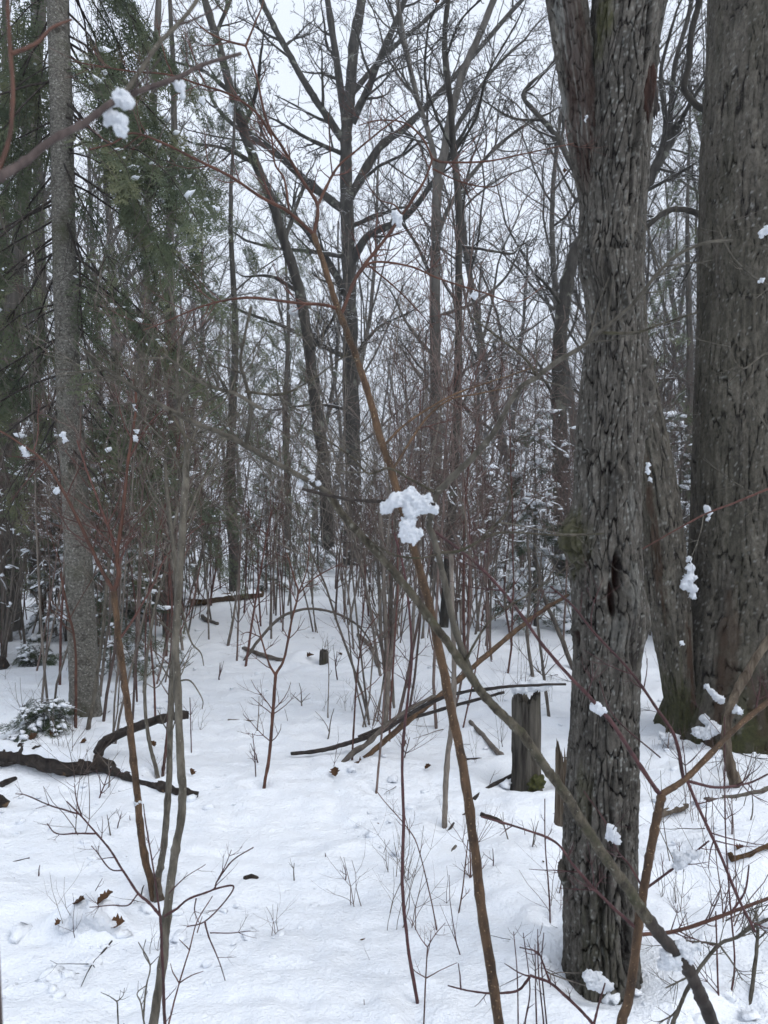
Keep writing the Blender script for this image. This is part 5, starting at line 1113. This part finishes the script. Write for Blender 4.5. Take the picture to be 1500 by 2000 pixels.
for k, (px, py, sz, lab) in enumerate([(374, 1518, 20, 'orange brown leaf on the snow right of the grey pair'), (145, 1772, 32, 'curled leaf in the snowy mound, leftmost upper one'), (190, 1772, 48, 'largest curled leaf standing in the snowy mound'), (125, 1808, 30, 'dark leaf low in the snowy mound'), (216, 1815, 38, 'dark leaf at the right of the snowy mound'),
    (160, 1795, 30, 'dark leaf in the middle of the snowy mound'), (60, 1450, 24, 'brown leaf by the buried fir seedling'), (100, 1446, 26, 'brown leaf under the fir seedling edge'), (158, 1455, 22, 'brown leaf at the foot of the fir trunk'), (302, 1461, 16, 'small leaf between log limb and bowed sapling'), (655, 1520, 26, 'brown leaf under the brush pile'), (700, 1494, 22, 'dark leaf inside the brush pile'),
    (790, 1462, 18, 'dark leaf right of the brush pile'), (830, 1505, 18, 'leaf on the snow near the brown sapling'), (668, 1282, 12, 'tiny leaf in mid clearing by the rotten stub'), (600, 1285, 20, 'dark leaf clump left of the rotten stub'), (1440, 1665, 22, 'brown leaf on the rotten log end')]):
    leaf(lab, px, py, sz, 600 + k)
leaf('dry tan leaf hanging on a twig left of the slim grey tree', 757, 583, 16, 640, 6.0); leaf('dry tan leaf hanging at the top edge', 857, 6, 20, 641, 5.0); leaf('dry leaf hanging left of the forked tree', 1102, 338, 12, 642, 4.0)
clump('small snowy mound with curled leaves at the lower left', 172, 1800, [(-42, 8, 16), (-22, -8, 20), (6, -16, 22), (26, 2, 20), (44, 14, 16), (-5, 14, 20)], gd(172, 1812), 77, name='snow_mound', amp=.3, grain=.004)

# tiny stalks poking through the snow
rg = RNG(700)
for k, (px, py, h, lab) in enumerate([(575, 1720, 34, 'tiny forked stalk on the open snow, left of two'), (673, 1720, 32, 'tiny forked stalk on the open snow, right of two'), (217, 1632, 46, 'thin stalk left of the grey pair'), (230, 1618, 30, 'stubby dark stalk left of the grey pair'), (253, 1608, 14, 'short bent stub by the wishbone dogwood'), (192, 1560, 60, 'thin purple stalk below the fallen log'),
    (212, 1535, 55, 'thin stalk in front of the fallen log'), (638, 1672, 10, 'very short stalk on the open snow'), (712, 1968, 16, 'grass blade tuft at the bottom edge'), (505, 1490, 40, 'dry stalk left of the slingshot dogwood foot'), (640, 1440, 60, 'fine branching stalk left of the brush pile'), (1430, 1620, 60, 'fine dark stalk at the right beyond the purple stem'), (1465, 1600, 70, 'fine stalk close to the right edge'),
    (1380, 1600, 55, 'thin stalk right of the broken wood piece'), (1040, 1660, 60, 'fine stalk left of the forked tree'), (960, 1700, 50, 'low bent twig in the snow before the stump'), (1000, 1650, 70, 'branching twig in the snow before the stump'), (75, 1705, 14, 'short stub at the lower left'), (590, 1380, 50, 'fine stalk right of the slingshot dogwood'), (430, 1330, 40, 'fine stalk left of the slingshot dogwood'), (700, 1340, 70, 'fine branching stalk behind the brush pile'), (660, 1330, 60, 'fine stalk behind the brush pile, left one')]):
    p = gp(px, py); s = p[1] / FPX; G = Geo(); t = thing('dry_stalk', lab, 'stalk', p)
    twig(G, rg, p - np.array([0, 0, .02]), (rg.normal() * .15, rg.normal() * .15, 1), h * s + .02, 1.7 * s, 0 if h > 25 else 2, .1, 2, 5)
    G.build('stem', M_PURP if k % 2 else M_BROWN, t, p)

# bark crumbs and needles dropped on the snow: too many and too small to count
nr = np.random.default_rng(9); G = Geo(); n = 620
Yf = 1.9 + 8 * nr.random(n) ** 1.6; Xf = (nr.uniform(-150, 1650, n) - 750) / FPX * Yf
keep = noise2(Xf / .8, Yf / .8, 61) > -.15; Xf, Yf = Xf[keep], Yf[keep]; n = len(Xf)
pos = np.stack([Xf, Yf, gz(Xf, Yf) + .001], -1); sz = .0010 + .0032 * nr.random(n) ** 3; a = nr.uniform(0, 6.28, n); cc, ss, zz_ = np.cos(a), np.sin(a), np.zeros(n); ln = sz * nr.uniform(1, 4, n)
M = np.stack([np.stack([cc * ln, -ss * sz, zz_], -1), np.stack([ss * ln, cc * sz, zz_], -1), np.stack([zz_, zz_, sz * .6], -1)], 1)
stamp(G, ico(0), M, pos); o = G.build('litter_crumbs', M_SOIL); o['kind'] = 'stuff'; o['label'] = 'dark bark crumbs and needles scattered on the snow'; o['category'] = 'litter'

# clods of snow fallen from the branches
n = 1900; Yf = 1.7 + 9 * nr.random(n) ** 1.5; Xf = (nr.uniform(-150, 1650, n) - 750) / FPX * Yf
keep = (noise2(Xf / .5, Yf / .5, 63) + .35 * (Xf > .5) + .25 * (Xf < -1.0)) > .12; Xf, Yf = Xf[keep], Yf[keep]; n = len(Xf)
G = Geo(); blobs(G, nr, np.stack([Xf, Yf, gz(Xf, Yf) + .006], -1), .004 + .024 * nr.random(n) ** 4, .7, None, CLODS)
o = G.build('snow_clods', M_GROUND); o['kind'] = 'stuff'; o['label'] = 'small clods of snow fallen from the branches onto the ground'; o['category'] = 'snow'
# twigs lying about
tw_meshes = []
for k in range(5):
    G = Geo(); twig(G, rg, np.zeros(3), (1, 0, .03), .28, .0032, 0, .0, 2, 5); tw_meshes.append(G.data('fallen_twig', M_BROWN if k % 2 else M_WETST))
for k in range(60):
    py = 1110 + 800 * rg.random() ** 1.3; px = rg.uniform(20, 1480) if rg.random() < .5 else rg.uniform(800, 1480)
    if 380 < px < 760 and rg.random() < .6: continue
    p = gp(px, py); o = obj('fallen_twig', tw_meshes[rg.randrange(5)], None, tuple(p + np.array([0, 0, .008]))); sc = rg.uniform(.5, 1.3); o.scale = (sc, sc, sc)
    o.rotation_euler = (rg.uniform(0, 6.28), rg.normal() * .12, rg.uniform(0, 6.28)); tag(o, 'thin fallen twig %s' % zone(px).replace('behind', 'near').replace('around', 'near'), 'twig', 'thin twigs fallen on the snow')
# weeds and sprouts poking through the snow
weed = []
for k in range(6):
    G = Geo(); h = .10 + .05 * k
    for e in range(1 + k % 3): twig(G, rg, np.array([rg.normal() * .012, rg.normal() * .012, -.03]), (rg.normal() * .25, rg.normal() * .25, 1), h, .0019, 0, .06, 2, 4)
    weed.append(G.data('stem', (M_PURP, M_BROWN, M_THICK)[k % 3]))
for k in range(150):
    py = 1130 + 760 * rg.random() ** 1.6; px = rg.uniform(0, 1500) if rg.random() < .35 else rg.uniform(640, 1500)
    p = gp(px, py)
    if (1080 < px < 1270 and p[1] < 3.2): continue
    t = thing('weed_sprout', 'small dry sprout %s' % zone(px).replace('behind', 'near').replace('around', 'near'), 'sprout', p, 'dry sprouts poking through the snow'); t.rotation_euler = (0, 0, rg.uniform(0, 6.28)); sc = rg.uniform(.6, 1.5); t.scale = (sc, sc, sc)
    obj('stem', weed[rg.randrange(6)], t)
build_ground()

# look-alikes: tell them apart by their order from left to right
ORD = 'first second third fourth fifth sixth seventh eighth ninth tenth eleventh twelfth thirteenth fourteenth fifteenth sixteenth seventeenth eighteenth nineteenth twentieth'.split()
ORD += ['twenty-' + w for w in ORD[:9]] + ['thirtieth'] + ['thirty-' + w for w in ORD[:9]]
sets = {}
for o in SC.objects:
    if o.parent is None and o.get('group'): sets.setdefault(o['label'], []).append(o)
for lab, L_ in sets.items():
    if 1 < len(L_) <= len(ORD):
        L_.sort(key=lambda o: o.location.x / max(.3, o.location.y))
        for k, o in enumerate(L_): o['label'] = '%s, %s from left' % (lab, ORD[k])

# thin winter air between the camera and the far trees
hz = bpy.data.materials.new('winter_air'); hz.use_nodes = True; hn = hz.node_tree.nodes; hn.clear()
pv = hn.new('ShaderNodeVolumePrincipled'); pv.inputs['Color'].default_value = (.92, .95, 1, 1); pv.inputs['Density'].default_value = HAZE; pv.inputs['Anisotropy'].default_value = .2
ho = hn.new('ShaderNodeOutputMaterial'); hz.node_tree.links.new(pv.outputs[0], ho.inputs['Volume'])
bx = np.array([(x, y, z) for x in (-430, 430) for y in (-40, 460) for z in (-2.5, 32)], float)
o = obj('haze', mesh_data('haze', bx, [[(0, 1, 3, 2), (4, 6, 7, 5), (0, 4, 5, 1), (2, 3, 7, 6), (0, 2, 6, 4), (1, 5, 7, 3)]], hz, smooth=False)); o['kind'] = 'stuff'; o['label'] = 'thin pale winter haze filling the wood'
